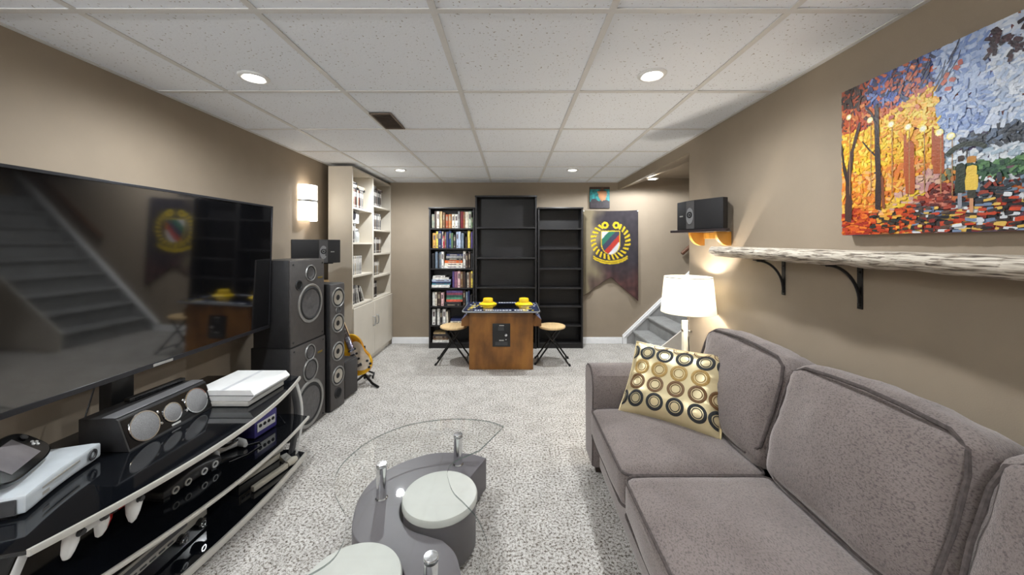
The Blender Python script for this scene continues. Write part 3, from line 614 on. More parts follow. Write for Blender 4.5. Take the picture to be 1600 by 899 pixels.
# ================================================================ WALL BANNER and small picture (generic stand-in designs)
ba = thing('wall_banner', 'dark swallow-tailed cloth banner with a gold emblem, beside the bookcases', 'banner', (1.265, YF - 0.02, 1.72))
q = MB(); t = bmesh.new(); cl = t.loops.layers.float_color.new('Col'); NX, NY = 84, 140; BW, BH = 0.706, 1.17
def bcol(x, y):         # x -0.5..0.5, y 0 top .. 1 bottom
    n1 = noise.noise(Vector((x * 4, y * 5, 2))) ; n2 = noise.noise(Vector((x * 14, y * 18, 5)))
    c = Vector((46, 40, 46)) * (1 + 0.25 * n2)
    lf = max(0, min(1, (-x - 0.10 + 0.22 * n1) * 4)); c = c.lerp(Vector((150, 136, 104)), lf * 0.8)
    bt = max(0, min(1, (y - 0.55 + 0.1 * n1) * 4)) * (1 - lf); c = c.lerp(Vector((88, 52, 48)) * (1 + 0.35 * n2), bt * 0.8)
    X, Y = x * BW, (y - 0.33) * BH
    gold = Vector((214, 184, 26))
    # plain shield with diagonal bands
    sw = 0.125 if Y < 0.03 else 0.125 * math.sqrt(max(0, 1 - ((Y - 0.03) / 0.15) ** 2))
    if -0.13 < Y < 0.18 and abs(X) < sw:
        if abs(X) > sw - 0.012 or Y < -0.118: return gold
        k = int(math.floor((X + Y * 0.9 + 2.0) / 0.085)) % 4
        return Vector([(168, 44, 30), (196, 196, 200), (34, 104, 82), (52, 54, 74)][k])
    # wreath of leaves either side and a ribbon below
    r_ = math.hypot(X / 0.26, (Y - 0.0) / 0.25); a = math.atan2(Y, X)
    if 0.72 < r_ < 1.0 and not (-2.1 < a < -1.05):
        if math.sin(a * 26 + r_ * 9) > -0.15: return gold if math.sin(a * 26 + r_ * 9) > 0.15 else Vector((120, 100, 16))
    yy = Y - 0.285 + 0.35 * X * X * 4
    if abs(X) < 0.22 and abs(yy) < 0.022: return gold if abs(yy) > 0.006 else Vector((150, 124, 20))
    if -0.26 < Y < -0.15 and abs(X) < 0.14 and math.hypot((abs(X) - 0.07) / 0.045, (Y + 0.2) / 0.045) < 1 and math.hypot((abs(X) - 0.07) / 0.02, (Y + 0.2) / 0.02) > 1: return gold
    return c
g = []
for j in range(NY + 1):
    row = []
    for i in range(NX + 1):
        x = i / NX - 0.5; y = j / NY
        bot = (1.115 - 0.01) if x < 0 else 1.17; notch = 0.86
        f = abs(x) / 0.5; yb = notch + (bot - notch) * f if True else 1
        Z = -y * (yb if yb else 1)
        sag = 0.012 * (1 - (2 * x) ** 2)
        dep = -0.012 - 0.008 * math.sin(x * 14 + y * 1.5) * (0.3 + y) - 0.006 * math.sin(x * 31 + 1) * (0.2 + y)
        row.append((t.verts.new((x * BW, dep, Z - sag * (1 - y))), x, -Z / 1.17))
    g.append(row)
for j in range(NY):
    for i in range(NX):
        qd = (g[j][i], g[j + 1][i], g[j + 1][i + 1], g[j][i + 1]); f = t.faces.new([k[0] for k in qd])
        for lp, k in zip(f.loops, qd): lp[cl] = (*lin(bcol(k[1], k[2])), 1)
q.b.free(); q.b = t
o = q.done('cloth', attr_mat('printed_cloth', 0.85, 0.1, 400), ba, angle=80)
md = o.modifiers.new('thick', 'SOLIDIFY'); md.thickness = 0.0015
for x in (-0.345, 0.345):
    q = MB(); q.lathe([(0, 0.012), (0.007, 0.012), (0.008, 0.006), (0.003, 0.0), (0.002, -0.01)], 10, M=T(x, -0.012, -0.012) @ RX(90)); q.done('pin', whitepl, ba)
po = thing('wall_picture', 'small teal and brown portrait-format canvas above the banner', 'picture', (1.128, YF, 1.743))
q = MB(); q.box(-0.129, 0.129, -0.02, 0, 0, 0.275, bev=0.002); q.done('canvas', mat('dark_canvas_edge', (40, 34, 32), 0.7), po)
q = MB(); t = bmesh.new(); cl = t.loops.layers.float_color.new('Col'); n = 40
g = [[t.verts.new(((i / n - 0.5) * 0.252, -0.0206, 0.003 + j / n * 0.269)) for i in range(n + 1)] for j in range(n + 1)]
def pcol(x, y):
    n1 = noise.noise(Vector((x * 3, y * 3, 4))); n2 = noise.noise(Vector((x * 9, y * 9, 1)))
    c = Vector((30, 128, 128)) * (1 + 0.4 * n2)
    if y > 0.88: c = Vector((70, 42, 26))
    if y < 0.45 + 0.25 * n1 - 0.3 * abs(x - 0.55): c = Vector((44, 34, 40)) * (1 + 0.4 * n2)
    if math.hypot((x - 0.62) / 0.22, (y - 0.66) / 0.3) < 1 + 0.4 * n2: c = Vector((176, 120, 76)) * (1 + 0.4 * n1) if y < 0.8 else Vector((92, 54, 30))
    return c
for j in range(n):
    for i in range(n):
        f = t.faces.new((g[j][i], g[j][i + 1], g[j + 1][i + 1], g[j + 1][i])); c = pcol(i / n, j / n)
        for lp in f.loops: lp[cl] = (*lin(c), 1)
q.b.free(); q.b = t; q.done('print', attr_mat('printed_poster', 0.5), po, smooth=False)
# ================================================================ TELEVISION
tv = thing('television', 'large flat black wall-mounted television with thin bezel', 'television', (-1.562, 1.588, 0.748))
TW, TH = 1.40, 0.775     # local: y along the wall, x out of the wall
screenm = mat('dark_glossy_screen', (13, 13, 15), 0.06, var=0.1, scale=3, spec=1.0, coat=1.0)
scn = [x for x in screenm.node_tree.nodes if x.type == 'BSDF_PRINCIPLED'][0]; scn.inputs['Coat Roughness'].default_value = 0.05
Mt = RY(1.6)
q = MB(); q.box(-0.03, 0.012, -TW / 2, TW / 2, 0, TH, bev=0.006, M=Mt); q.box(-0.05, -0.03, -TW / 2 + 0.2, TW / 2 - 0.2, 0.05, TH - 0.2, bev=0.008, M=Mt); q.done('housing', blackp, tv)
q = MB(); q.box(0.0122, 0.0135, -TW / 2 + 0.011, TW / 2 - 0.011, 0.02, TH - 0.011, M=Mt); q.done('screen', screenm, tv)
bz = mat('dark_grey_bezel', (44, 44, 48), 0.3, 0.4, var=0.08)
q = MB()
for y0, y1, z0, z1 in ((-TW / 2, TW / 2, 0, 0.02), (-TW / 2, TW / 2, TH - 0.011, TH), (-TW / 2, -TW / 2 + 0.011, 0.02, TH - 0.011), (TW / 2 - 0.011, TW / 2, 0.02, TH - 0.011)): q.box(0.012, 0.0165, y0, y1, z0, z1, bev=0.001, seg=1, M=Mt)
q.done('bezel', bz, tv)
q = MB(); q.box(0.0165, 0.0185, -0.045, 0.045, 0.003, 0.015, bev=0.001, seg=1, M=Mt); q.done('logo_bar', silver, tv)
# ================================================================ CURVED TV STAND
ts = thing('tv_stand', 'black glass bow-fronted television stand with three shelves and silver edges', 'tv stand', (-1.5, 1.5, 0))
blkglass = mat('black_glass_shelf', (14, 16, 20), 0.06, var=0.1, scale=3, spec=0.7)
fr_t = lambda y: -1.145 - 0.27 * (y - 1.48) ** 2
fr_m = lambda y: -1.168 - 0.22 * (y - 1.72) ** 2
fr_b = lambda y: -1.198 - 0.15 * (y - 1.75) ** 2
def shelfpoly(fr, y0, y1, off=0.0, ch=0.10):
    n = 24; pts = [(-1.80, y0 + 0.02), ]
    pts += [(fr(y0) - ch, y0)]
    for k in range(n + 1):
        y = y0 + 0.03 + (y1 - y0 - 0.06) * k / n; pts.append((fr(y) + off, y))
    pts += [(fr(y1) - ch, y1), (-1.80, y1 - 0.02)]
    return pts
for nm, fr, z0, z1 in (('top_shelf', fr_t, 0.490, 0.502), ('middle_shelf', fr_m, 0.258, 0.268), ('bottom_shelf', fr_b, 0.03, 0.055)):
    y0, y1 = 0.88, 2.14
    q = MB(); q.prism(shelfpoly(fr, y0, y1), z0, z1, bev=0.001, seg=1, M=T(1.5, -1.5, 0)); s_ = q.done(nm, blkglass, ts)
    e = [(fr(y0 + 0.03 + (y1 - y0 - 0.06) * k / 30) + 0.002, y0 + 0.03 + (y1 - y0 - 0.06) * k / 30) for k in range(31)]
    q = MB(); t = bmesh.new(); rings = []
    for x, y in e: rings.append([t.verts.new((x + 1.5 + a, y - 1.5, z)) for a, z in ((-0.003, z0 - 0.004), (0.005, z0 - 0.004), (0.008, (z0 + z1) / 2), (0.005, z1 + 0.002), (-0.003, z1 + 0.002))])
    for a, b in zip(rings, rings[1:]):
        for k in range(5): t.faces.new((a[k], a[(k + 1) % 5], b[(k + 1) % 5], b[k]))
    t.faces.new(rings[0]); t.faces.new(rings[-1][::-1]); bmesh.ops.recalc_face_normals(t, faces=t.faces); q.add(t); q.done('silver_edge', mat('satin_silver_edge', (205, 202, 194), 0.35, 0.35, var=0.04), s_)
def curved_leg(y, sgn, x, m, r, bow):
    q = MB(); q.tube([(x + 1.5, y - 1.5 + sgn * bow * math.sin(math.pi * k / 16), 0.03 + 0.46 * k / 16) for k in range(17)], r, 10, flat=0.35); q.done('leg', m, ts)
for y, sg in ((2.10, 1), (0.92, -1)):
    curved_leg(y, sg, -1.30, dgrey, 0.03, 0.07); curved_leg(y - sg * 0.012, sg, -1.262, silverp, 0.012, 0.066); curved_leg(y, sg, -1.70, dgrey, 0.03, 0.05)
for y in (1.0, 2.0):
    q = MB(); q.box(-0.20, 0.18, y - 1.53, y - 1.47, 0.0, 0.03, bev=0.004); q.done('foot', blackp, ts)
q = MB(); q.box(-0.225, -0.17, -0.005, 0.085, 0.0, 1.15, bev=0.004); q.done('rear_column', blackp, ts)
q = MB(); q.tube([(-0.19, -0.02, 0.8), (-0.2, -0.04, 0.7), (-0.2, -0.07, 0.6), (-0.19, -0.1, 0.503)], 0.003, 6); q.done('cable', blackp, ts)
# ---------------- things on top
ZT = 0.5025
cs = thing('center_speaker', 'black centre-channel speaker with three grey round grilles on the television stand', 'speaker', (-1.43, 1.53, ZT))
prof = [(0.0, 0.0), (-0.042, 0.118), (-0.06, 0.126), (-0.19, 0.122), (-0.19, 0.0)]
q = MB(); q.prism(prof, -0.192, 0.192, bev=0.003, M=Matrix(((1, 0, 0, 0), (0, 0, 1, 0), (0, 1, 0, 0), (0, 0, 0, 1)))); q.done('cabinet', black, cs)
q = MB(); q.box(-0.105, -0.05, -0.19, 0.19, 0.1245, 0.1275, bev=0.001, seg=1, M=RY(0)); q.done('top_trim', mat('grey_metal_trim', (128, 128, 130), 0.35, 0.4, var=0.05), cs)
tl = math.degrees(math.atan2(0.042, 0.118))
def face(y, z): return T(-0.0006 - z * 0.042 / 0.118, y, z) @ RY(90 - tl)
q = MB(); q.box(-0.056, 0.056, -0.186, 0.186, 0.0, 0.002, M=face(0, 0.060)); q.done('front_panel', gloss, cs)
for y, r_ in ((-0.115, 0.054), (0.0, 0.037), (0.115, 0.052)):
    q = MB(); q.lathe([(r_, 0.001), (r_ + 0.004, 0.003), (r_ + 0.003, 0.006), (r_ - 0.001, 0.006)], 40, M=face(y, 0.060)); rg = q.done('driver_ring', chrome, cs)
    q = MB(); q.lathe([(0, 0.011), (r_ * 0.6, 0.009), (r_, 0.005)], 40, M=face(y, 0.060)); q.done('grille', grille, cs)
for y in (-0.055, 0.058):
    for z in (0.04, 0.085): q = MB(); q.lathe([(0.0, 0.006), (0.005, 0.005), (0.006, 0.001)], 12, M=face(y, z)); q.done('stud', chrome, cs)
q = MB(); q.box(-0.004, 0.004, -0.02, 0.02, 0.002, 0.004, bev=0.001, seg=1, M=face(0.0, 0.012)); q.done('badge', silver, cs)
sb = thing('sensor_bar', 'slim black sensor bar lying behind the centre speaker', 'sensor bar', (-1.575, 1.59, ZT + 0.1265), R(-3))
q = MB(); q.box(-0.014, 0.014, -0.12, 0.12, 0, 0.017, bev=0.005); q.done('body', blackp, sb); q = MB(); q.box(0.0135, 0.0150, -0.1, 0.1, 0.004, 0.013); q.done('window', gloss, sb)
# white consoles: slanted slab on a thin grey-white box
gc = thing('disc_player', 'slim pale grey box under the white game console', 'disc player', (-1.385, 1.845, ZT))
q = MB(); q.box(-0.125, 0.125, -0.135, 0.135, 0.003, 0.026, bev=0.003); q.done('case', mat('pale_grey_plastic', (186, 184, 178), 0.4, var=0.03), gc)
for x in (-0.1, 0.1):
    for y in (-0.11, 0.11): q = MB(); q.lathe([(0, 0), (0.01, 0), (0.01, 0.004)], 10, M=T(x, y, 0)); q.done('foot', blackp, gc)
wc = thing('game_console', 'white slanted two-slab game console beside the centre speaker', 'game console', (-1.375, 1.85, ZT + 0.0265))
for z0, z1, nm in ((0.0, 0.024, 'lower_slab'), (0.028, 0.052, 'upper_slab')):
    q = MB(); t = bmesh.new()
    off = lambda z: -0.012 + 0.024 * abs(z - 0.026) / 0.026 * -1 + 0.02
    lo = [(-0.145, -0.138), (0.138 + off(z0) , -0.138 - off(z0) * .3), (0.138 + off(z0), 0.138), (-0.145, 0.138)]; hi = [(-0.145, -0.138), (0.138 + off(z1), -0.138 - off(z1) * .3), (0.138 + off(z1), 0.138), (-0.145, 0.138)]
    a = [t.verts.new((*p_, z0)) for p_ in lo]; b = [t.verts.new((*p_, z1)) for p_ in hi]; t.faces.new(a[::-1]); t.faces.new(b)
    for k in range(4): t.faces.new((a[k], a[(k + 1) % 4], b[(k + 1) % 4], b[k]))
    bmesh.ops.bevel(t, geom=list(t.edges), offset=0.001, segments=1, affect='EDGES'); q.add(t); q.done(nm, whitepl, wc)
q = MB(); q.box(-0.142, 0.135, -0.135, 0.135, 0.024, 0.028); q.done('groove', dgrey, wc)
q = MB(); q.box(-0.02, 0.0, -0.139, 0.137, 0.0521, 0.0525); q.done('light_strip', mat('light_grey_strip', (205, 206, 208), 0.3), wc)
# pale console lying flat, with handheld resting on it
xb = thing('game_console', 'pale grey-white game console with round power ring, handheld resting on it', 'game console', (-1.437, 1.163, ZT), R(90) + math.atan2(0.098, 0.264))
q = MB(); q.rbox(0, 0.115, 0.034, 0.30, 0.23, 0.058, 0.012, n=8)
for v_ in q.b.verts: v_.co.y += 0.012 * (1 - (abs(v_.co.x) / 0.15) ** 2) * (1 if v_.co.y < 0.05 else 0)
q.done('case', mat('pale_blue_grey_plastic', (186, 192, 196), 0.45, var=0.04), xb)
q = MB(); q.lathe([(0.010, 0.0), (0.012, 0.003), (0.018, 0.003), (0.019, 0)], 24, M=T(0.108, 0.003, 0.036) @ RX(90)); q.done('power_ring', dgrey, xb)
q = MB(); q.box(-0.105, 0.06, 0.008, 0.0115, 0.040, 0.046); q.box(-0.09, -0.06, 0.008, 0.0115, 0.02, 0.03); q.done('disc_slot', greyp, xb)
q = MB(); q.box(-0.1535, -0.1495, 0.02, 0.21, 0.012, 0.055, bev=0.002, seg=1); q.done('side_vent', dgrey, xb)
for x in (-0.12, 0.12):
    q = MB(); q.box(x - 0.015, x + 0.015, 0.03, 0.2, 0, 0.008); q.done('foot', dgrey, xb)
hh = thing('handheld_console', 'black handheld game console with screen propped on the pale console', 'handheld console', (-1.50, 1.115, ZT + 0.068), R(90) + math.atan2(0.3, 0.5)); Mh = T(0, 0.0, 0.0) @ RX(-48)
Mh = RX(42)
out = []
for a in range(48):
    th = 2 * math.pi * a / 48; ct, st_ = math.cos(th), math.sin(th); out.append((0.128 * math.copysign(abs(ct) ** 0.55, ct), 0.066 + 0.066 * math.copysign(abs(st_) ** 0.6, st_)))
q = MB(); q.prism(out, 0.0, 0.02, bev=0.006, M=Mh); q.done('body', gloss, hh)
q = MB(); q.box(-0.07, 0.07, 0.026, 0.108, 0.0195, 0.021, M=Mh); q.done('screen', mat('grey_lcd', (112, 108, 110), 0.12, var=0.25, scale=8), hh)
for x, y in ((-0.097, 0.092), (0.097, 0.092)):
    q = MB(); q.lathe([(0.0, 0.028), (0.009, 0.027), (0.010, 0.024), (0.005, 0.02), (0.013, 0.0195)], 16, M=Mh @ T(x, y, 0)); q.done('thumb_stick', dgrey, hh)
for x, y in ((-0.097, 0.058), (0.097, 0.066), (0.097, 0.05), (0.089, 0.058), (0.105, 0.058)):
    q = MB(); q.lathe([(0.0, 0.0235), (0.004, 0.023), (0.0045, 0.0195)], 12, M=Mh @ T(x, y, 0)); q.done('button', silverp, hh)
# ---------------- hanging under the top shelf
def grip_pad(name, label, y, m, spread=0.042, single=False, x=-1.29, drop=0.03):
    o = thing(name, label, 'game controller', (x, y, 0.4885 - drop), 0, 'controllers hanging under the top shelf')
    q = MB()
    if single: q.tube([(0, 0, -0.005), (0, 0, -0.02), (0.0, 0, -0.045), (-0.004, 0, -0.075), (-0.006, 0, -0.098), (-0.007, 0, -0.108)], [0.008, 0.018, 0.021, 0.017, 0.010, 0.002], 16)
    else:
        q.rbox(0, 0, -0.024, 0.034, spread * 2 + 0.028, 0.046, 0.014, n=6)
        for s_ in (-1, 1): q.tube([(0, s_ * spread * 0.9, -0.02), (0, s_ * spread, -0.05), (-0.006, s_ * spread * 1.05, -0.078), (-0.01, s_ * spread * 1.02, -0.094), (-0.011, s_ * spread, -0.1)], [0.017, 0.018, 0.014, 0.009, 0.002], 14)
    q.done('shell', m, o)
    for s_ in ((0,) if single else (-1, 1)):
        q = MB(); q.lathe([(0.0, 0.010), (0.008, 0.009), (0.009, 0.006), (0.004, 0.0), (0.012, -0.001)], 16, M=T(0.02 if single else 0.0185, s_ * spread * 0.75, -0.027) @ RY(90)); q.done('thumb_stick', dgrey, o)
    q = MB(); q.box(-0.003, 0.003, -0.004, 0.004, -0.006, drop + 0.0005); q.done('hook', steelb, o)
grip_pad('game_controller', 'white game controller hanging under the shelf, nearest the front end', 1.087, whitepl, 0.04)
grip_pad('game_controller', 'red game controller hanging under the shelf behind the white ones', 1.198, redpl, 0.042, x=-1.315, drop=0.045)
grip_pad('game_controller', 'single white teardrop controller hanging between the two red grips', 1.197, whitepl, single=True, x=-1.262)
# ---------------- middle shelf
ZM = 0.2685
pc = thing('game_console', 'indigo cube game console with four front ports on the middle shelf', 'game console', (-1.32, 1.925, ZM), R(83))
indigo = mat('indigo_plastic', (56, 50, 116), 0.4, var=0.06)
q = MB(); q.box(-0.075, 0.075, 0.0, 0.15, 0.004, 0.104, bev=0.006); q.done('case', indigo, pc)
q = MB(); q.box(-0.06, 0.06, -0.003, 0.001, 0.03, 0.075, bev=0.001, seg=1); q.done('port_panel', silverp, pc)
for x in (-0.042, -0.014, 0.014, 0.042): q = MB(); q.lathe([(0.0, 0.001), (0.006, 0.001), (0.0085, 0.003), (0.009, 0)], 14, M=T(x, -0.003, 0.058) @ RX(90)); q.done('port', rubber, pc)
q = MB(); q.tube([(-0.05, 0.15, 0.05), (-0.05, 0.18, 0.06), (-0.05, 0.185, 0.085), (0.05, 0.185, 0.085), (0.05, 0.18, 0.06), (0.05, 0.15, 0.05)], 0.007, 8); q.done('handle', indigo, pc)
q = MB(); q.lathe([(0, 0.0075), (0.045, 0.007), (0.055, 0.003), (0.056, 0)], 28, M=T(0, 0.075, 0.103)); q.done('lid', indigo, pc)
for x in (-0.06, 0.06):
    for y in (0.015, 0.135): q = MB(); q.lathe([(0, 0), (0.006, 0), (0.006, 0.006)], 10, M=T(x, y, 0)); q.done('foot', rubber, pc)
n6 = thing('game_console', 'rounded charcoal game console with round controller ports on the middle shelf', 'game console', (-1.335, 1.515, ZM), R(84))
char = mat('charcoal_plastic', (40, 40, 42), 0.4, var=0.1)
q = MB(); q.rbox(0, 0.095, 0.036, 0.26, 0.19, 0.055, 0.022, n=8, puff=(0, 0, 0.008))
for v_ in q.b.verts: v_.co.z += 0.010 * math.cos(v_.co.x * 24) * (v_.co.z > 0.03)
q.done('case', char, n6)
for x in (-0.085, -0.035, 0.035, 0.085): q = MB(); q.lathe([(0, 0.0), (0.008, 0.0), (0.009, 0.006), (0.014, 0.006), (0.015, -0.004)], 18, M=T(x, 0.002, 0.03) @ RX(90)); q.done('port', silverp if x > 0 else greyp, n6)
q = MB(); q.box(-0.03, 0.03, 0.06, 0.1, 0.062, 0.072, bev=0.003); q.done('cartridge_slot', blackp, n6)
for x in (-0.1, 0.1): q = MB(); q.box(x - 0.012, x + 0.012, 0.02, 0.17, 0, 0.012); q.done('foot', char, n6)
pad = thing('game_controller', 'light grey game controller wrapped in its cable beside the charcoal console', 'game controller', (-1.40, 1.755, ZM), R(60))
q = MB(); q.rbox(0, 0, 0.024, 0.12, 0.055, 0.036, 0.016, n=6)
for s_ in (-1, 1): q.tube([(s_ * 0.045, 0, 0.024), (s_ * 0.058, -0.035, 0.02), (s_ * 0.058, -0.06, 0.016)], [0.02, 0.018, 0.010], 12)
q.done('shell', silverp, pad)
q = MB(); q.tube([(0.07 * math.cos(a * 0.7) * (0.6 + 0.05 * (a % 3)), 0.045 * math.sin(a * 0.7), 0.046 + 0.006 * math.sin(a)) for a in range(26)], 0.003, 6); q.done('cable', blackp, pad)
for x in (-0.03, 0.03): q = MB(); q.lathe([(0, 0.05), (0.009, 0.05), (0.01, 0.046), (0.005, 0.038)], 12, M=T(x, -0.005, 0)); q.done('thumb_stick', dgrey, pad)
for nm, lab, pts in (('cable', 'black cable trailing over the middle shelf behind the indigo console', [(-1.28, 2.02, ZM + 0.004), (-1.33, 1.99 + 0.06, ZM + 0.03), (-1.45, 2.07, ZM + 0.004), (-1.55, 1.9, ZM + 0.004), (-1.5, 1.7, ZM + 0.004), (-1.6, 1.5, ZM + 0.004)]), ('cable', 'black cable looping along the front of the middle shelf', [(-1.31, 1.66, ZM + 0.003), (-1.27, 1.72, ZM + 0.003), (-1.26, 1.80, ZM + 0.003), (-1.29, 1.83, ZM + 0.003), (-1.34, 1.79, ZM + 0.003), (-1.45, 1.82, ZM + 0.003)])):
    q = MB(); q.tube(pts, 0.003, 6); tag(q.done(nm, blackp), lab, 'cable')
# ---------------- bottom shelf
ZB = 0.0555
ne = thing('game_console', 'boxy light grey game console with flap door on the bottom shelf', 'game console', (-1.34, 1.925, ZB), R(76))
lg = mat('warm_light_grey_plastic', (176, 170, 156), 0.5, var=0.05)
q = MB(); q.box(-0.128, 0.128, 0, 0.2, 0.046, 0.088, bev=0.002); q.box(-0.12, 0.12, 0.012, 0.195, 0.004, 0.046); q.done('case', lg, ne)
q = MB(); q.box(-0.06, 0.124, -0.003, 0.001, 0.05, 0.085, bev=0.001, seg=1); q.done('flap_door', greyp, ne)
q = MB(); q.box(-0.122, -0.072, -0.004, 0.001, 0.052, 0.083, bev=0.001, seg=1); q.done('control_panel', lg, ne)
for x in (-0.11, -0.086): q = MB(); q.box(x - 0.008, x + 0.008, -0.008, -0.003, 0.057, 0.066, bev=0.001, seg=1); q.done('button', dgrey, ne)
q = MB(); q.box(-0.129, 0.129, 0.001, 0.199, 0.044, 0.047); q.done('dark_band', dgrey, ne)
for x in (-0.1, 0.1): q = MB(); q.box(x - 0.01, x + 0.01, 0.02, 0.18, 0, 0.006); q.done('foot', dgrey, ne)
zg = thing('light_gun', 'grey plastic light gun lying in front of the boxy console', 'light gun', (-1.238, 1.93, ZB), R(76))
q = MB(); q.box(-0.17, 0.03, -0.012, 0.012, 0.004, 0.03, bev=0.004); q.tube([(0.03, 0, 0.02), (0.06, 0, 0.022), (0.09, 0, 0.02)], [0.016, 0.022, 0.014], 10); q.done('barrel', lg, zg)
q = MB(); q.prism([(0.03, 0.0), (0.075, 0.0), (0.11, 0.085), (0.072, 0.095)], 0.002, 0.03, bev=0.004); q.done('grip', greyp, zg)
q = MB(); q.tube([(0.03, 0.01, 0.012), (0.02, 0.03, 0.012), (0.035, 0.04, 0.012)], 0.004, 6); q.done('trigger', dgrey, zg)
rc_ = thing('av_receiver', 'silver-grey receiver with two large black knobs on the bottom shelf', 'receiver', (-1.318, 1.33, ZB), R(90))
q = MB(); q.box(-0.215, 0.215, 0.004, 0.30, 0.008, 0.118, bev=0.002); q.done('case', dgrey, rc_)
q = MB(); q.box(-0.215, 0.215, -0.003, 0.004, 0.062, 0.118, bev=0.001, seg=1); q.done('silver_fascia', greyp, rc_)
q = MB(); q.box(-0.215, 0.215, -0.002, 0.004, 0.008, 0.06, bev=0.001, seg=1); q.done('black_fascia', gloss, rc_)
for x in (0.09, 0.175): q = MB(); q.lathe([(0, 0.02), (0.016, 0.02), (0.02, 0.017), (0.022, 0)], 24, M=T(x, -0.003, 0.05) @ RX(90)); k_ = q.done('knob', gloss, rc_); q = MB(); q.lathe([(0.008, 0.0205), (0.009, 0.022), (0.012, 0.022), (0.013, 0.0205)], 20, M=T(x, -0.003, 0.05) @ RX(90)); q.done('knob_ring', chrome, k_)
for k in range(8): q = MB(); q.box(-0.2 + k * 0.034, -0.178 + k * 0.034, -0.006, -0.003, 0.07, 0.076); q.done('button', dgrey, rc_)
q = MB(); q.box(-0.19, 0.12, -0.0045, -0.003, 0.088, 0.106); q.done('display', dgrey, rc_)
for x in (-0.18, 0.18):
    for y in (0.04, 0.26): q = MB(); q.lathe([(0, 0), (0.016, 0), (0.018, 0.009)], 14, M=T(x, y, 0)); q.done('foot', rubber, rc_)
# ================================================================ LOUDSPEAKERS by the wall
def driver(o, x, z, r, cm, dome=0.3, depth=0.35, ringm=None, nm='driver'):
    Md = T(x, 0.0, z) @ RX(90)
    q = MB(); q.lathe([(r * 0.84, 0.0), (r * 0.86, 0.006), (r * 0.95, 0.009), (r, 0.005), (r, 0.0)], 40, M=Md); d = q.done(nm, ringm or ring_s, o)
    q = MB(); q.lathe([(r * 0.70, 0.0035), (r * 0.78, 0.009), (r * 0.86, 0.0035)], 40, M=Md); q.done('surround', rubber, d)
    q = MB(); q.lathe([(0, 0.0012 + r * 0.02), (r * dome * 0.7, 0.0012 + r * 0.012), (r * dome, 0.0012)], 32, M=Md); q.done('dust_cap', rubber if cm is conel else cone, d)
    q = MB(); q.lathe([(r * dome, 0.0008), (r * 0.5, 0.0016), (r * 0.71, 0.0045)], 40, M=Md); q.done('cone', cm, d)
    return d
def port(o, x, z, r):
    Md = T(x, 0, z) @ RX(90)
    q = MB(); q.lathe([(0, 0.0015), (r * 0.75, 0.0015), (r * 0.8, 0.006), (r * 0.95, 0.006), (r, 0.0)], 28, M=Md); pp = q.done('port', rubber, o)
    q = MB(); q.lathe([(0, 0.0022), (r * 0.72, 0.0022)], 24, M=Md); q.done('port_hole', mat('port_darkness', (6, 6, 6), 0.9), pp)
def boxspk(name, label, loc, rz, w_, h_, d_, m=black, side=None, group=None):
    o = thing(name, label, 'speaker', loc, rz, group)
    q = MB(); q.box(-w_ / 2, w_ / 2, 0.012, d_, 0, h_, bev=0.004); q.done('cabinet', m, o)
    q = MB(); q.box(-w_ / 2 + 0.004, w_ / 2 - 0.004, 0.0, 0.014, 0.004, h_ - 0.004, bev=0.004); q.done('baffle', mat('charcoal_baffle', (70, 66, 64), 0.5, var=0.08), o)
    return o
rz = R(90 - 3.5)
b1 = boxspk('loudspeaker', 'big black three-way loudspeaker on the floor, lower of the stacked pair', (-1.41, 2.495, 0), rz, 0.385, 0.607, 0.27, group='stacked loudspeakers')
driver(b1, 0.0, 0.175, 0.162, cone, 0.28); driver(b1, 0.01, 0.405, 0.082, cone, 0.3); driver(b1, 0.005, 0.528, 0.056, cone, 0.45, nm='tweeter')
q = MB(); q.box(0.095, 0.15, -0.003, 0.0, 0.49, 0.504, bev=0.001, seg=1); q.done('badge', mat('brass_badge', (150, 130, 70), 0.35, 0.6), b1)
b2 = boxspk('loudspeaker', 'big black two-way loudspeaker standing on top of the other', (-1.41, 2.485, 0.608), rz, 0.375, 0.568, 0.25, group='stacked loudspeakers')
driver(b2, 0.02, 0.262, 0.135, cone, 0.3); driver(b2, 0.02, 0.472, 0.057, cone, 0.45, nm='tweeter'); port(b2, -0.105, 0.40, 0.034)
q = MB(); q.box(0.105, 0.16, -0.003, 0.0, 0.425, 0.438, bev=0.001, seg=1); q.done('badge', mat('brass_badge', (150, 130, 70), 0.35, 0.6), b2)
for o, h_ in ((b1, 0.607), (b2, 0.568)):
    for x in (-0.16, 0.16):
        for z in (0.03, h_ - 0.03): q = MB(); q.lathe([(0, 0.004), (0.006, 0.003), (0.007, 0)], 10, M=T(x, 0, z) @ RX(90)); q.done('grille_peg', rubber, o)
tw = boxspk('tower_speaker', 'slim black tower loudspeaker with four pale cones', (-1.36, 2.80, 0), R(90 - 9), 0.175, 0.975, 0.3)
for z in (0.865, 0.665, 0.445, 0.255): driver(tw, 0, z, 0.078 if z > 0.8 else 0.074, conel, 0.28)
driver(tw, 0, 0.768, 0.028, cone, 0.5, nm='tweeter'); port(tw, 0, 0.12, 0.042)
sw = thing('subwoofer', 'small plain black subwoofer on the floor between tower speaker and guitar', 'speaker', (-1.35, 3.015, 0), R(90 - 9))
q = MB(); q.box(-0.09, 0.09, 0.012, 0.30, 0.012, 0.31, bev=0.004); q.done('cabinet', black, sw)
q = MB(); q.box(-0.088, 0.088, 0, 0.012, 0.016, 0.306, bev=0.003); q.done('grille_cloth', mat('dark_grille_cloth', (62, 59, 58), 0.9, var=0.15, scale=400, bump=0.2, bscale=600), sw)
for x in (-0.07, 0.07):
    for y in (0.04, 0.26): q = MB(); q.lathe([(0, 0), (0.012, 0), (0.013, 0.014)], 12, M=T(x, y, 0)); q.done('foot', rubber, sw)
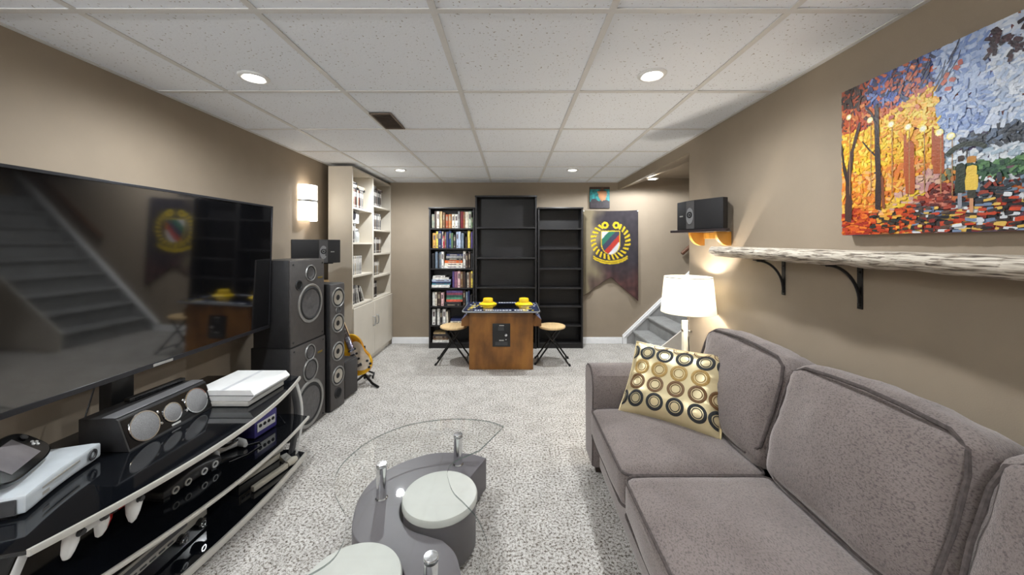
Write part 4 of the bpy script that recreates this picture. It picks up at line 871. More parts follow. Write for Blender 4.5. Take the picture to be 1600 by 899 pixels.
# ================================================================ GUITAR on a stand
gu = thing('electric_guitar', 'yellow sunburst electric guitar on a stand behind the subwoofer', 'guitar', (-1.36, 3.26, 0.10), R(8))
Mg = RX(-12) @ T(0, 0, 0.0) @ RY(-24)
out = []
for a in range(60):
    th = 2 * math.pi * a / 60
    r_ = 0.155 + 0.03 * math.cos(2 * th) - 0.018 * math.cos(3 * th + 0.4)
    out.append((r_ * math.sin(th) * 0.92, 0.17 + r_ * math.cos(th) * -1.05))
sun = mat('sunburst_lacquer', (206, 126, 24), 0.15, var=0.3, scale=9, col2=(240, 194, 50), coat=0.5)
Mp = Mg @ RX(90)
q = MB(); q.prism(out, -0.02, 0.02, bev=0.008, M=Mp); body = q.done('body', sun, gu)
pg = [(x * 0.62 + 0.03, (y - 0.17) * 0.7 + 0.15) for x, y in out]
q = MB(); q.prism(pg, 0.0205, 0.0225, M=Mp); q.done('pickguard', mat('pearl_pickguard', (206, 190, 170), 0.3, var=0.15, scale=20), gu)
for y in (0.14, 0.19, 0.235): q = MB(); q.box(-0.035, 0.035, y - 0.009, y + 0.009, 0.0225, 0.029, bev=0.002, seg=1, M=Mp); q.done('pickup', blackp, gu)
q = MB(); q.box(-0.035, 0.035, 0.07, 0.10, 0.0225, 0.034, bev=0.002, seg=1, M=Mp); q.done('bridge', chrome, gu)
for x, y in ((0.085, 0.09), (0.10, 0.055), (0.08, 0.03)): q = MB(); q.lathe([(0, 0.036), (0.010, 0.035), (0.012, 0.0225)], 14, M=Mp @ T(x, y, 0)); q.done('knob', blackp, gu)
q = MB(); q.box(-0.024, 0.024, 0.27, 0.78, 0.0, 0.026, bev=0.006, M=Mp); nk = q.done('neck', maple, gu)
q = MB(); q.box(-0.025, 0.025, 0.25, 0.78, 0.026, 0.031, M=Mp); q.done('fretboard', mat('rosewood_fretboard', (96, 70, 56), 0.4, var=0.2), nk)
q = MB()
for k in range(18): yy = 0.27 + 0.51 * (1 - 0.94 ** k) / (1 - 0.94 ** 18); q.box(-0.025, 0.025, yy - 0.0012, yy + 0.0012, 0.031, 0.0325, M=Mp)
q.done('frets', chrome, nk)
q = MB(); q.prism([(-0.025, 0.78), (0.025, 0.78), (0.045, 0.83), (0.03, 0.93), (-0.02, 0.95), (-0.045, 0.9)], 0.005, 0.02, bev=0.003, M=Mp); q.done('headstock', maple, gu)
for k in range(6): q = MB(); q.cyl((-0.015 + k * 0.006, 0.085, 0.0345), (-0.012 + k * 0.0048, 0.78, 0.0345), 0.0008, n=5); q.b.transform(Mp); q.done('string', chrome, gu)
gs = thing('guitar_stand', 'black folding guitar stand under the yellow guitar', 'guitar stand', (-1.36, 3.26, 0), R(8))
q = MB(); q.tube([(0, 0.08, 0.03), (0.0, 0.05, 0.20), (0.0, 0.06, 0.34)], 0.012, 10); q.done('column', steelb, gs)
for x, y in ((0.16, -0.10), (-0.14, -0.08), (0.02, 0.20)): q = MB(); q.tube([(0, 0.07, 0.07), (x * 0.6, 0.07 + (y - 0.07) * 0.6, 0.02), (x, y, 0.012)], 0.011, 8); q.done('leg', steelb, gs)
for s_ in (-1, 1): q = MB(); q.tube([(0, 0.06, 0.12), (s_ * 0.09, 0.05, 0.085), (s_ * 0.10, -0.045, 0.075), (s_ * 0.10, -0.05, 0.10)], 0.009, 8); q.done('cradle_arm', rubber, gs)
# ================================================================ CREAM CABINET with shelves of discs
cb = thing('storage_cabinet', 'tall cream bookcase cabinet with two shelf columns and doors below', 'cabinet', (-1.56, 4.06, 0), R(90))
# local: x along the wall (-0.56..0.56), y depth (0 front .. 0.23 back)
HC = 2.045; D_ = 0.235; XA, XM, XB = -0.56, -0.032, 0.565
q = MB(); q.box(XA, XA + 0.018, 0, D_, 0, HC, bev=0.001, seg=1); q.done('side_panel', cab, cb)
q = MB(); q.box(XB - 0.018, XB, 0, D_, 0, HC, bev=0.001, seg=1); q.done('side_panel', cab, cb)
q = MB(); q.box(XM - 0.018, XM + 0.018, 0, D_ - 0.006, 0.06, HC - 0.018, bev=0.001, seg=1); q.done('divider', cab, cb)
q = MB(); q.box(XA + 0.018, XB - 0.018, 0, D_, HC - 0.02, HC, bev=0.001, seg=1); q.done('top_panel', cab, cb)
q = MB(); q.box(XA + 0.018, XB - 0.018, D_ - 0.006, D_, 0, HC - 0.02); q.done('back_panel', cab, cb)
q = MB(); q.box(XA + 0.018, XB - 0.018, 0.02, 0.035, 0, 0.06); q.done('plinth', cab, cb)
c1 = (0.67, 0.969, 1.30, 1.652); c2 = (0.662, 0.917, 1.177, 1.453, 1.726)
for x0, x1, zs in ((XA + 0.018, XM - 0.018, c1), (XM + 0.018, XB - 0.018, c2)):
    for z in zs: q = MB(); q.box(x0, x1, 0.004, D_ - 0.006, z - 0.02, z, bev=0.001, seg=1); q.done('shelf', cab, cb)
for x0, x1, hx in ((XA + 0.002, XM - 0.001, XM - 0.05), (XM + 0.001, XB - 0.002, XM + 0.05)):
    q = MB(); q.box(x0, x1, -0.018, -0.001, 0.065, 0.648, bev=0.002, seg=1); dr = q.done('door', cab, cb)
    q = MB(); q.tube([(hx, -0.018, 0.38), (hx, -0.04, 0.385), (hx, -0.046, 0.43), (hx, -0.04, 0.475), (hx, -0.018, 0.48)], 0.007, 8); q.done('handle', silver, dr)
q = MB()
for z in (0.75, 1.05, 1.35, 1.7): q.lathe([(0, 0.002), (0.004, 0.0015), (0.005, 0)], 10, M=T(XA, 0.06, z) @ RY(-90))
q.done('screw_caps', cab, cb)
# discs: spine faces out of the cabinet (world +X)
CX = lambda lx: 4.06 + lx     # local x -> world y
DC = {'white': (226, 222, 214), 'pale grey': (186, 184, 180), 'charcoal': (52, 48, 48), 'black': (26, 24, 26), 'brown': (98, 74, 60), 'beige': (190, 172, 146), 'dusty red': (140, 70, 62), 'slate blue': (84, 92, 112), 'silver': (160, 158, 156)}
def cover_mat(nm, c): return mat('cover_' + nm.replace(' ', '_').replace('-', '_'), c, 0.42, var=0.3, scale=30)
def disc_mesh(w_, h_, d_, m):
    q = MB(); q.box(-d_, 0, 0, w_, 0, h_, bev=0.0015, seg=1)
    me = bpy.data.meshes.new('disc_case'); q.box(0.0, 0.0006, w_ * 0.2, w_ * 0.8, h_ * 0.62, h_ * 0.86); q.box(0.0, 0.0006, w_ * 0.25, w_ * 0.75, h_ * 0.1, h_ * 0.16)
    q.b.to_mesh(me); q.b.free(); me.materials.append(m); me.materials.append(mat('paper_label', (206, 202, 196), 0.5, var=0.25, scale=60))
    for f in me.polygons[-12:]: f.material_index = 1
    return me
sh_names1 = ['bottom open', 'second lowest', 'second highest', 'top']; sh_names2 = ['bottom open', 'second lowest', 'middle', 'second highest', 'top']
rows = [  # column, shelf z, count, palette, height, shelf name
    ('near', 1.652, 17, ['charcoal', 'white', 'beige', 'dusty red', 'charcoal', 'pale grey', 'brown', 'white'], 0.19, sh_names1[3]),
    ('near', 1.30, 8, ['charcoal', 'slate blue', 'pale grey', 'black'], 0.19, sh_names1[2]),
    ('near', 0.969, 15, ['white', 'pale grey', 'white', 'white', 'silver', 'white', 'beige'], 0.19, sh_names1[1]),
    ('near', 0.67, 6, ['charcoal', 'silver', 'black', 'pale grey'], 0.185, sh_names1[0]),
    ('far', 1.726, 18, ['charcoal', 'black', 'silver', 'charcoal', 'brown', 'pale grey'], 0.19, sh_names2[4]),
    ('far', 1.453, 17, ['brown', 'charcoal', 'white', 'charcoal', 'slate blue', 'silver'], 0.19, sh_names2[3]),
    ('far', 1.177, 17, ['charcoal', 'brown', 'pale grey', 'beige', 'charcoal', 'brown'], 0.185, sh_names2[2]),
    ('far', 0.917, 14, ['charcoal', 'beige', 'brown', 'beige', 'charcoal', 'white'], 0.185, sh_names2[1]),
    ('far', 0.662, 9, ['black', 'brown', 'beige', 'charcoal', 'dusty red'], 0.19, sh_names2[0])]
dcache = {}
for col_, z, n, pal, h_, sn in rows:
    y = CX((XA if col_ == 'near' else XM) + 0.02) + 0.006
    for k in range(n):
        cn = pal[k % len(pal)] if random.random() > 0.25 else random.choice(pal); w_ = random.choice((0.015, 0.015, 0.015, 0.02, 0.024))
        key = (cn, w_, h_)
        if key not in dcache: dcache[key] = disc_mesh(w_, h_, 0.135, cover_mat('disc_' + cn, tuple(int(v * 0.82) for v in DC[cn])))
        o = link('disc_case', dcache[key], None, (-1.60 - random.uniform(0, 0.006), y, z + 0.0005)); y += w_ + 0.0012
        tag(o, f'{cn} disc case, {ORD[k]} from the {"side panel" if col_ == "near" else "divider"}, {sn} shelf of {col_} cabinet column', 'disc case', 'disc cases in the cream cabinet')
# flat stacks on top of the top rows and odd items
for col_, side, z, y0, cols in (('near', 'nearer', 1.652 + 0.192, CX(XA + 0.026), ['charcoal', 'white', 'charcoal']), ('near', 'farther', 1.652 + 0.192, CX(XA + 0.225), ['black', 'beige']), ('far', 'nearer', 1.726 + 0.192, CX(XM + 0.028), ['charcoal', 'silver']), ('far', 'farther', 1.726 + 0.192, CX(XM + 0.225), ['brown'])):
    for k, cn in enumerate(cols):
        key = (cn, 'flat')
        if key not in dcache: dcache[key] = disc_mesh(0.19, 0.024, 0.135, cover_mat('disc_' + cn, tuple(int(v * 0.82) for v in DC[cn])))
        o = link('disc_case', dcache[key], None, (-1.605, y0, z + k * 0.0246))
        tag(o, f'{cn} disc case lying flat atop the {col_} column top row, {ORD[k]} up, {side} stack', 'disc case', 'disc cases in the cream cabinet')
bx = thing('box_set', 'grey boxed set with a dark round picture on the near cabinet column', 'box set', (-1.60, CX(XA + 0.05), 1.4925))
q = MB(); q.box(-0.13, 0, 0, 0.2, 0, 0.135, bev=0.002, seg=1); q.done('box', cover_mat('box_grey', (176, 176, 172)), bx)
q = MB(); q.lathe([(0, 0.001), (0.045, 0.001), (0.047, 0)], 24, M=T(0, 0.08, 0.08) @ RY(90)); q.done('round_picture', cover_mat('dark_print', (44, 44, 50)), bx)
jar = thing('glass_jar', 'clear lidded jar beside the discs on the near cabinet column', 'jar', (-1.65, CX(XA + 0.235), 1.3005))
q = MB(); q.lathe([(0, 0), (0.05, 0), (0.055, 0.01), (0.055, 0.09), (0.045, 0.11), (0.045, 0.115), (0, 0.115)], 24); q.done('jar_body', mat('frosty_glass', (186, 188, 186), 0.15, var=0.1), jar)
q = MB(); q.lathe([(0, 0.14), (0.04, 0.14), (0.048, 0.13), (0.048, 0.1155), (0, 0.1155)], 24); q.done('lid', silver, jar)
for k, (cn, y, a, h_) in enumerate((('silver', 0.17, 10, 0.19), ('white', 0.225, 17, 0.19), ('charcoal', 0.285, 24, 0.19), ('white', 0.35, 32, 0.185))):
    o = link('disc_case', disc_mesh(0.022, h_, 0.13, cover_mat('disc_' + cn, tuple(int(v * 0.82) for v in DC[cn]))), None, (-1.60, CX(XA + y) + 0.02, 0.671), (R(a), 0, 0))
    tag(o, f'{cn} disc case leaning on the bottom open shelf of the near column, {ORD[k]} leaning one', 'disc case', 'disc cases in the cream cabinet')
# ================================================================ BLACK BOOKCASES
def bookcase(label, x0, x1, h, zs, yf=4.40, yb=4.605):
    o = thing('bookcase', label, 'bookcase', ((x0 + x1) / 2, yf, 0), 0, 'black bookcases on the far wall'); w_ = (x1 - x0) / 2; d_ = yb - yf
    for s_ in (-1, 1): q = MB(); q.box(min(s_ * w_, s_ * (w_ - 0.02)), max(s_ * w_, s_ * (w_ - 0.02)), 0, d_, 0, h - 0.02, bev=0.001, seg=1); q.done('side_panel', blackwood, o)
    q = MB(); q.box(-w_ - 0.004, w_ + 0.004, -0.012, d_, h - 0.02, h, bev=0.003); q.done('top_panel', blackwood, o)
    q = MB(); q.box(-w_ + 0.02, w_ - 0.02, d_ - 0.006, d_, 0.02, h - 0.02); q.done('back_panel', blackwood, o)
    q = MB(); q.box(-w_ + 0.02, w_ - 0.02, 0.008, 0.022, 0, 0.05); q.done('plinth', blackwood, o)
    for z in zs: q = MB(); q.box(-w_ + 0.02, w_ - 0.02, 0.003, d_ - 0.006, z - 0.018, z, bev=0.001, seg=1); q.done('shelf', blackwood, o)
    return o
SZ = [0.066, 0.284, 0.52, 0.746, 0.985, 1.233, 1.479]
bookcase('black bookcase full of books, left of the tall one', -1.021, -0.461, 1.735, SZ)
bookcase('tall empty black bookcase in the middle', -0.451, 0.303, 1.878, [0.07, 0.38, 0.754, 1.119, 1.492], 4.385)
bookcase('empty black bookcase beside the banner', 0.318, 0.872, 1.735, SZ)
# ---------------------------------------------------------------- books
paper = mat('book_pages', (222, 212, 190), 0.8, var=0.08, scale=80, stretch=(40, 1, 1))
BC = {'grey-green': (122, 128, 116), 'dark brown': (62, 46, 40), 'cream': (222, 214, 196), 'tan': (190, 164, 120), 'brown': (120, 90, 62), 'rust': (160, 78, 46), 'orange-brown': (168, 108, 58), 'white': (226, 224, 218), 'grey': (140, 140, 138), 'dark red': (118, 30, 40), 'pale green': (196, 206, 186), 'green': (86, 112, 78), 'ochre': (180, 138, 70), 'yellow': (226, 204, 92), 'navy': (44, 52, 92), 'crimson': (166, 36, 62), 'blue': (52, 78, 130), 'pale blue': (172, 184, 204), 'blue-grey': (110, 124, 140), 'charcoal': (48, 46, 48), 'black': (28, 27, 30), 'purple': (82, 66, 120), 'mauve': (132, 88, 110), 'pink': (216, 180, 180), 'orange': (214, 100, 44), 'teal': (80, 140, 160), 'red': (176, 48, 40)}
def book(cn, w_, h_, d_, loc, label, flat=False):
    """w spine thickness, h height, d depth; spine faces -Y. flat: w across, h thickness"""
    th = w_ if not flat else h_; m = cover_mat('book_' + cn, BC[cn]); q = MB(); c = 0.002
    nf = []
    def bx(*a): n0 = len(q.b.faces); q.box(*a); nf.append(len(q.b.faces) - n0)
    if not flat:
        bx(0, c, 0, d_, 0, h_); bx(w_ - c, w_, 0, d_, 0, h_)
        n0 = len(q.b.faces); q.prism([(c, 0.004), (c, 0.001), (w_ * 0.3, -0.0025), (w_ * 0.7, -0.0025), (w_ - c, 0.001), (w_ - c, 0.004)], 0, h_); nf.append(len(q.b.faces) - n0)
        bx(c, w_ - c, 0.004, d_ - 0.004, 0.003, h_ - 0.003)
        bx(w_ * 0.22, w_ * 0.78, -0.0034, -0.002, h_ * 0.55, h_ * 0.85); bx(w_ * 0.3, w_ * 0.7, -0.0034, -0.002, h_ * 0.08, h_ * 0.16)
    else:
        bx(0, w_, 0, d_, 0, c); bx(0, w_, 0, d_, h_ - c, h_); bx(0, w_, -0.002, 0.003, 0, h_)
        bx(0.003, w_ - 0.003, 0.003, d_ - 0.004, c, h_ - c); bx(w_ * 0.2, w_ * 0.65, -0.003, -0.0015, h_ * 0.3, h_ * 0.7); bx(w_ * 0.8, w_ * 0.9, -0.003, -0.0015, h_ * 0.3, h_ * 0.7)
    me = bpy.data.meshes.new('book'); q.b.to_mesh(me); q.b.free(); me.materials.append(m); me.materials.append(paper)
    dark = sum(BC[cn]) < 380
    me.materials.append(m if random.random() < 0.45 else (cover_mat('spine_light', (150, 138, 118)) if dark else cover_mat('spine_dark', (104, 90, 92))))
    i = 0
    for k, n in enumerate(nf):
        for f in range(i, i + n): me.polygons[f].material_index = 0 if k < 3 else (1 if k == 3 else 2)
        i += n
    return tag(link('book', me, None, loc), label, 'book', 'books in the left black bookcase')
BX0 = -1.021 + 0.0215; S1 = 0.00103; BY = 4.425
names = ['lowest', 'second lowest', 'third lowest', 'middle', 'third highest', 'second highest', 'top']
def upright(shelf, items, base_y, zoff=0.0):
    for k, (a, b, top, cn) in enumerate(items):
        w_ = max(0.012, (b - a) * S1); x = BX0 + (a - 88) * S1
        h_ = min((base_y - top) * S1, (SZ + [1.715])[shelf + 1] - SZ[shelf] - 0.03)
        book(cn, w_, h_, random.uniform(0.13, 0.165), (x, BY - 0.004 + random.uniform(-0.008, 0.012), SZ[shelf] + 0.0005), f'{cn} book, {ORD[k]} upright from left, {names[shelf]} shelf of left bookcase')
upright(6, [(95, 130, 105, 'grey-green'), (132, 156, 65, 'dark brown'), (158, 188, 65, 'cream'), (200, 222, 68, 'tan'), (225, 255, 85, 'brown'), (265, 295, 108, 'rust'), (300, 335, 105, 'orange-brown'), (338, 372, 105, 'cream'), (374, 408, 105, 'white'), (412, 435, 70, 'grey'), (437, 475, 72, 'dark red'), (478, 492, 78, 'orange-brown'), (494, 535, 75, 'cream'), (538, 570, 72, 'pale green'), (573, 590, 145, 'green')], 272)
upright(5, [(108, 148, 325, 'ochre'), (150, 172, 305, 'yellow'), (175, 215, 298, 'navy'), (217, 232, 305, 'white'), (234, 252, 360, 'crimson'), (254, 270, 315, 'brown'), (272, 300, 310, 'navy'), (302, 328, 295, 'blue'), (330, 352, 325, 'green'), (355, 385, 345, 'charcoal'), (390, 417, 308, 'pale blue'), (418, 445, 308, 'pale blue'), (450, 480, 325, 'blue-grey'), (500, 520, 370, 'dark brown'), (527, 558, 292, 'yellow'), (566, 590, 310, 'purple')], 505)
upright(4, [(97, 130, 560, 'black'), (140, 168, 540, 'blue-grey'), (172, 190, 560, 'charcoal'), (192, 210, 545, 'blue-grey'), (213, 240, 540, 'white'), (472, 500, 535, 'white'), (505, 530, 560, 'dark brown'), (535, 560, 540, 'dark brown'), (565, 590, 555, 'black')], 737)
upright(3, [(345, 368, 0, 'purple'), (370, 405, 2, 'mauve'), (408, 438, 0, 'pink'), (442, 470, 8, 'brown'), (475, 500, 4, 'dark brown'), (503, 520, 20, 'black'), (522, 540, 16, 'cream'), (543, 565, 10, 'brown'), (568, 590, 0, 'yellow')], 198)
upright(2, [(105, 135, 195, 'white'), (140, 160, 195, 'cream'), (165, 205, 195, 'dark brown'), (210, 240, 200, 'pink'), (472, 500, 175, 'dark brown'), (508, 530, 190, 'blue-grey'), (535, 550, 175, 'navy'), (555, 580, 230, 'charcoal')], 358)
upright(1, [(100, 140, 395, 'white'), (144, 160, 410, 'charcoal'), (162, 192, 385, 'white'), (196, 224, 410, 'charcoal'), (228, 262, 390, 'white'), (268, 290, 420, 'cream')], 580)
def stack(shelf, items, where):
    z = SZ[shelf] + 0.0005
    for k, (a, b, th, cn) in enumerate(items):
        book(cn, (b - a) * S1, th * S1, 0.15, (BX0 + (a - 88) * S1, BY + random.uniform(-0.004, 0.008), z), f'{cn} book lying flat, {ORD[k]} up in the stack, {names[shelf]} shelf of left bookcase', True); z += th * S1 + 0.0005
    return z
stack(4, [(245, 465, 30, 'white'), (250, 468, 30, 'cream'), (252, 462, 32, 'orange'), (270, 465, 26, 'charcoal'), (268, 462, 26, 'grey'), (275, 468, 24, 'navy')], '')
stack(3, [(95, 310, 32, 'white'), (100, 320, 22, 'teal'), (104, 322, 14, 'navy'), (98, 322, 26, 'pale blue'), (106, 300, 24, 'white'), (112, 255, 20, 'white')], '')
zt = stack(2, [(245, 445, 23, 'black'), (250, 440, 22, 'charcoal')], '')
stack(1, [(305, 440, 20, 'red'), (320, 455, 24, 'cream'), (325, 450, 26, 'navy')], '')
stack(0, [(105, 300, 30, 'white'), (112, 290, 22, 'brown'), (108, 285, 24, 'dark brown'), (120, 295, 24, 'charcoal'), (115, 260, 18, 'tan')], '')
fo = thing('picture_book', 'face-out book with purple, pink, green and orange stripes', 'book', (BX0 + (268 - 88) * S1, BY + 0.02, zt))
q = MB(); q.box(0, 0.2, 0.004, 0.022, 0, 0.138, bev=0.001, seg=1, M=RX(-6)); q.done('pages', paper, fo)
for k, (cn, c) in enumerate((('orange', (206, 84, 60)), ('green', (76, 140, 110)), ('teal', (60, 110, 100)), ('pink', (170, 76, 110)), ('purple', (104, 84, 160)))):
    q = MB(); q.box(0, 0.2, 0.0, 0.004, k * 0.0276, (k + 1) * 0.0276, M=RX(-6)); q.done('cover_stripe', cover_mat('stripe_' + cn, c), fo)
# ================================================================ COCKTAIL ARCADE TABLE
ac = thing('arcade_table', 'wooden cocktail arcade table with coin door and decorated glass top', 'arcade table', (-0.111, 3.66, 0))
q = MB(); q.box(-0.327, 0.327, 0, 0.022, 0.0, 0.588, bev=0.002, seg=1); q.done('front_panel', arc_wood, ac)
q = MB(); q.box(-0.305, 0.305, 0.022, 0.50, 0.0, 0.588, bev=0.002, seg=1); q.done('cabinet_body', arc_wood, ac)
for s_ in (-1, 1): q = MB(); q.box(min(s_ * 0.305, s_ * 0.322), max(s_ * 0.305, s_ * 0.322), 0.03, 0.49, 0.02, 0.575); q.done('side_panel', arc_wood, ac)
def rrect(w_, d_, r, cy):
    return [(x, y + cy) for x, y, _ in loop_rect(0, 0, 0, w_, d_, r)]
navy = mat('navy_bezel_print', (30, 36, 66), 0.15, var=0.4, scale=14, col2=(60, 66, 92))
q = MB(); q.prism(rrect(0.785, 0.60, 0.06, 0.235), 0.588, 0.606, bev=0.003); q.done('top_board', blackp, ac)
q = MB(); q.prism(rrect(0.765, 0.58, 0.055, 0.235), 0.6062, 0.6075); q.done('printed_bezel', navy, ac)
q = MB(); q.prism(rrect(0.795, 0.61, 0.062, 0.235), 0.594, 0.6045, bev=0.002); q.done('chrome_edge', mat('pale_edge_trim', (176, 180, 186), 0.3, 0.4), ac)
q = MB(); q.prism(rrect(0.42, 0.30, 0.03, 0.235), 0.6076, 0.609); q.done('screen', gloss, ac)
# blocky, unreadable lettering and yellow/white artwork round the screen
random.seed(11)
q = MB(); x = -0.27
while x < 0.27:
    w_ = random.uniform(0.014, 0.03)
    if random.random() > 0.12: q.box(x, x + w_, -0.028, 0.012, 0.6076, 0.6084)
    if random.random() > 0.15: q.box(x, x + w_, 0.455, 0.49, 0.6076, 0.6084)
    x += w_ + 0.006
for _ in range(40):
    a = random.uniform(-0.37, 0.37); b = random.uniform(-0.03, 0.5)
    if abs(a) > 0.24: q.box(a, a + random.uniform(0.01, 0.03), b, b + random.uniform(0.01, 0.03), 0.6076, 0.6083)
q.done('white_lettering', mat('white_print', (216, 218, 222), 0.25, var=0.1), ac, smooth=False)
q = MB()
for _ in range(34):
    a = random.choice((-1, 1)) * random.uniform(0.2, 0.34); b = random.uniform(-0.03, 0.48); q.lathe([(0, 0.0012), (0.012, 0.001), (0.013, 0)], 10, M=T(a, b, 0.6076))
q.done('yellow_artwork', mat('yellow_print', (226, 200, 60), 0.25, var=0.1), ac)
cp = mat('control_panel_print', (206, 208, 220), 0.3, var=0.5, scale=30, col2=(60, 70, 130))
for s_ in (-1, 1):
    q = MB(); pr = [(0.322, 0.43), (0.415, 0.43), (0.415, 0.495), (0.36, 0.545), (0.322, 0.545)]
    q.prism([(s_ * x, z) for x, z in pr], -0.40, -0.06, M=RX(90)); cpn = q.done('control_box', arc_wood, ac, smooth=False)
    q = MB(); q.prism([(s_ * 0.416, 0.497), (s_ * 0.361, 0.547), (s_ * 0.359, 0.5445), (s_ * 0.414, 0.4945)], -0.395, -0.065, M=RX(90)); q.done('control_panel', cp, cpn, smooth=False)
    q = MB(); q.lathe([(0, 0.0), (0.005, 0.0), (0.004, 0.03), (0.011, 0.034), (0.013, 0.044), (0.007, 0.054), (0, 0.055)], 14, M=T(s_ * 0.385, 0.2, 0.524) @ RY(s_ * 42)); q.done('joystick', blackp, cpn)
    for y in (0.29, 0.34): q = MB(); q.lathe([(0, 0.008), (0.010, 0.007), (0.013, 0.003), (0.014, 0)], 14, M=T(s_ * 0.387, y, 0.523) @ RY(s_ * 42)); q.done('button', whitepl, cpn)
q = MB(); q.box(-0.088, 0.093, -0.007, 0.0, 0.235, 0.472, bev=0.003); cdr = q.done('coin_door', mat('black_coin_door', (26, 27, 28), 0.4, var=0.1), ac)
q = MB(); q.box(-0.03, 0.03, -0.011, -0.007, 0.40, 0.44, bev=0.001, seg=1); q.done('coin_slot_plate', dgrey, cdr)
q = MB(); q.lathe([(0, 0.01), (0.013, 0.009), (0.016, 0.003), (0.017, 0)], 20, M=T(0.05, -0.007, 0.355) @ RX(90)); q.done('lock', chrome, cdr)
q = MB(); q.lathe([(0, 0.008), (0.006, 0.007), (0.007, 0)], 14, M=T(0.05, -0.007, 0.31) @ RX(90)); q.done('small_lock', chrome, cdr)
q = MB(); q.box(-0.02, 0.028, -0.010, -0.007, 0.295, 0.305); q.box(-0.02, 0.03, -0.010, -0.007, 0.448, 0.456); q.done('instruction_label', silver, cdr)
q = MB(); q.box(-0.06, 0.066, -0.0085, -0.007, 0.25, 0.285); q.done('coin_return', dgrey, cdr)
for x, lab in ((-0.385 + 0.111, 'yellow round-brimmed cap on the arcade table, left of the two'), (0.018 + 0.111, 'yellow round-brimmed cap on the arcade table, right of the two')):
    o = thing('yellow_cap', lab, 'cap', (x - 0.111 + 0.115, 4.02, 0.6085), 0, 'yellow caps on the arcade table')
    q = MB(); q.lathe([(0.098, 0.0), (0.1, 0.005), (0.085, 0.016), (0.06, 0.026), (0.058, 0.024), (0.095, 0.0), (0.098, 0.0)], 32); q.done('brim', yellowp, o)
    q = MB(); q.lathe([(0.056, 0.024), (0.054, 0.062), (0.05, 0.068), (0.02, 0.069), (0, 0.067)], 32); q.done('crown', yellowp, o)
    q = MB(); q.lathe([(0.057, 0.025), (0.0585, 0.027), (0.0585, 0.034), (0.057, 0.036)], 32); q.done('band', mat('amber_band', (214, 164, 20), 0.4), o)
# ================================================================ FOLDING STOOLS
def stool(label, loc, rz):
    o = thing('folding_stool', label, 'stool', loc, rz, 'folding stools at the arcade table')
    q = MB(); q.lathe([(0, 0.372), (0.13, 0.372), (0.143, 0.378), (0.147, 0.388), (0.143, 0.398), (0.13, 0.402), (0, 0.402)], 40); q.done('seat', maple, o)
    q = MB(); q.lathe([(0, 0.366), (0.11, 0.366), (0.11, 0.3715), (0, 0.3715)], 32); q.done('seat_plate', steelb, o)
    for s_, hw in ((1, 0.125), (-1, 0.105)):
        for t_ in (-1, 1):
            q = MB(); q.tube([(s_ * 0.178, t_ * hw, 0.009), (s_ * 0.168, t_ * hw, 0.02), (-s_ * 0.075, t_ * hw * 0.85, 0.36)], 0.009, 10); lg = q.done('leg', steelb, o)
            q = MB(); q.tube([(s_ * 0.184, t_ * hw, 0.0), (s_ * 0.176, t_ * hw, 0.022)], 0.012, 10); q.done('rubber_tip', rubber, lg)
        q = MB(); q.cyl((s_ * 0.15, -hw, 0.048), (s_ * 0.15, hw, 0.048), 0.006, n=8); q.done('crossbar', steelb, o)
        q = MB(); q.cyl((-s_ * 0.075, -hw * 0.85, 0.36), (-s_ * 0.075, hw * 0.85, 0.36), 0.008, n=8); q.done('hinge_rod', steelb, o)
    q = MB(); q.cyl((0.0, -0.13, 0.235), (0.0, 0.13, 0.235), 0.005, n=8); q.done('pivot', steelb, o)
stool('folding stool with tan round seat, left of the arcade table', (-0.634, 3.90, 0), R(4))
stool('folding stool with tan round seat, right of the arcade table', (0.434, 3.90, 0), R(-4))
# ================================================================ SWIRL COFFEE TABLE with glass top and two stools
MX, MY = -0.402, 1.309
ct = thing('coffee_table', 'swirl-shaped grey coffee table with curved clear glass top', 'coffee table', (MX, MY, 0))
def mir(p): return [(2 * MX - x, 2 * MY - y) for x, y in p]
def smooth_pts(ctrl, n=6):
    """open Catmull-Rom"""
    out = []; c = [ctrl[0]] + list(ctrl) + [ctrl[-1]]
    for i in range(1, len(c) - 2):
        p0, p1, p2, p3 = c[i - 1], c[i], c[i + 1], c[i + 2]
        for k in range(n):
            t = k / n
            out.append(tuple(0.5 * ((2 * p1[a]) + (-p0[a] + p2[a]) * t + (2 * p0[a] - 5 * p1[a] + 4 * p2[a] - p3[a]) * t * t + (-p0[a] + 3 * p1[a] - 3 * p2[a] + p3[a]) * t ** 3) for a in (0, 1)))
    out.append(ctrl[-1]); return out
D1 = (-0.302, 1.508); D2 = (2 * MX - D1[0], 2 * MY - D1[1]); RD = 0.157
arc = lambda c, r, a0, a1, n=14: [(c[0] + r * math.cos(R(a0 + (a1 - a0) * k / n)), c[1] + r * math.sin(R(a0 + (a1 - a0) * k / n))) for k in range(n + 1)]
outer = smooth_pts([(-0.132, 1.83), (-0.232, 1.869), (-0.396, 1.874), (-0.515, 1.818), (-0.6055, 1.729), (-0.652, 1.623), (-0.655, 1.518), (-0.628, 1.41), (-0.598, 1.345), (-0.548, 1.298)])
conc = arc(D2, RD + 0.006, 72, -125, 26)      # hugging the second stool
half_ = outer + conc
base_poly = half_ + mir(half_)
L_ = T(-MX, -MY, 0)
q = MB(); q.prism(base_poly[::-1], 0.03, 0.19, bev=0.004, M=L_); q.done('swirl_base', tabled, ct)
for x, y in ((-0.20, 1.78), (-0.62, 1.50), (-0.604, 0.838), (-0.184, 1.118), (-0.402, 1.309)):
    q = MB(); q.cyl((x - MX, y - MY, 0), (x - MX, y - MY, 0.031), 0.022, 0.02); q.done('foot', blackp, ct)
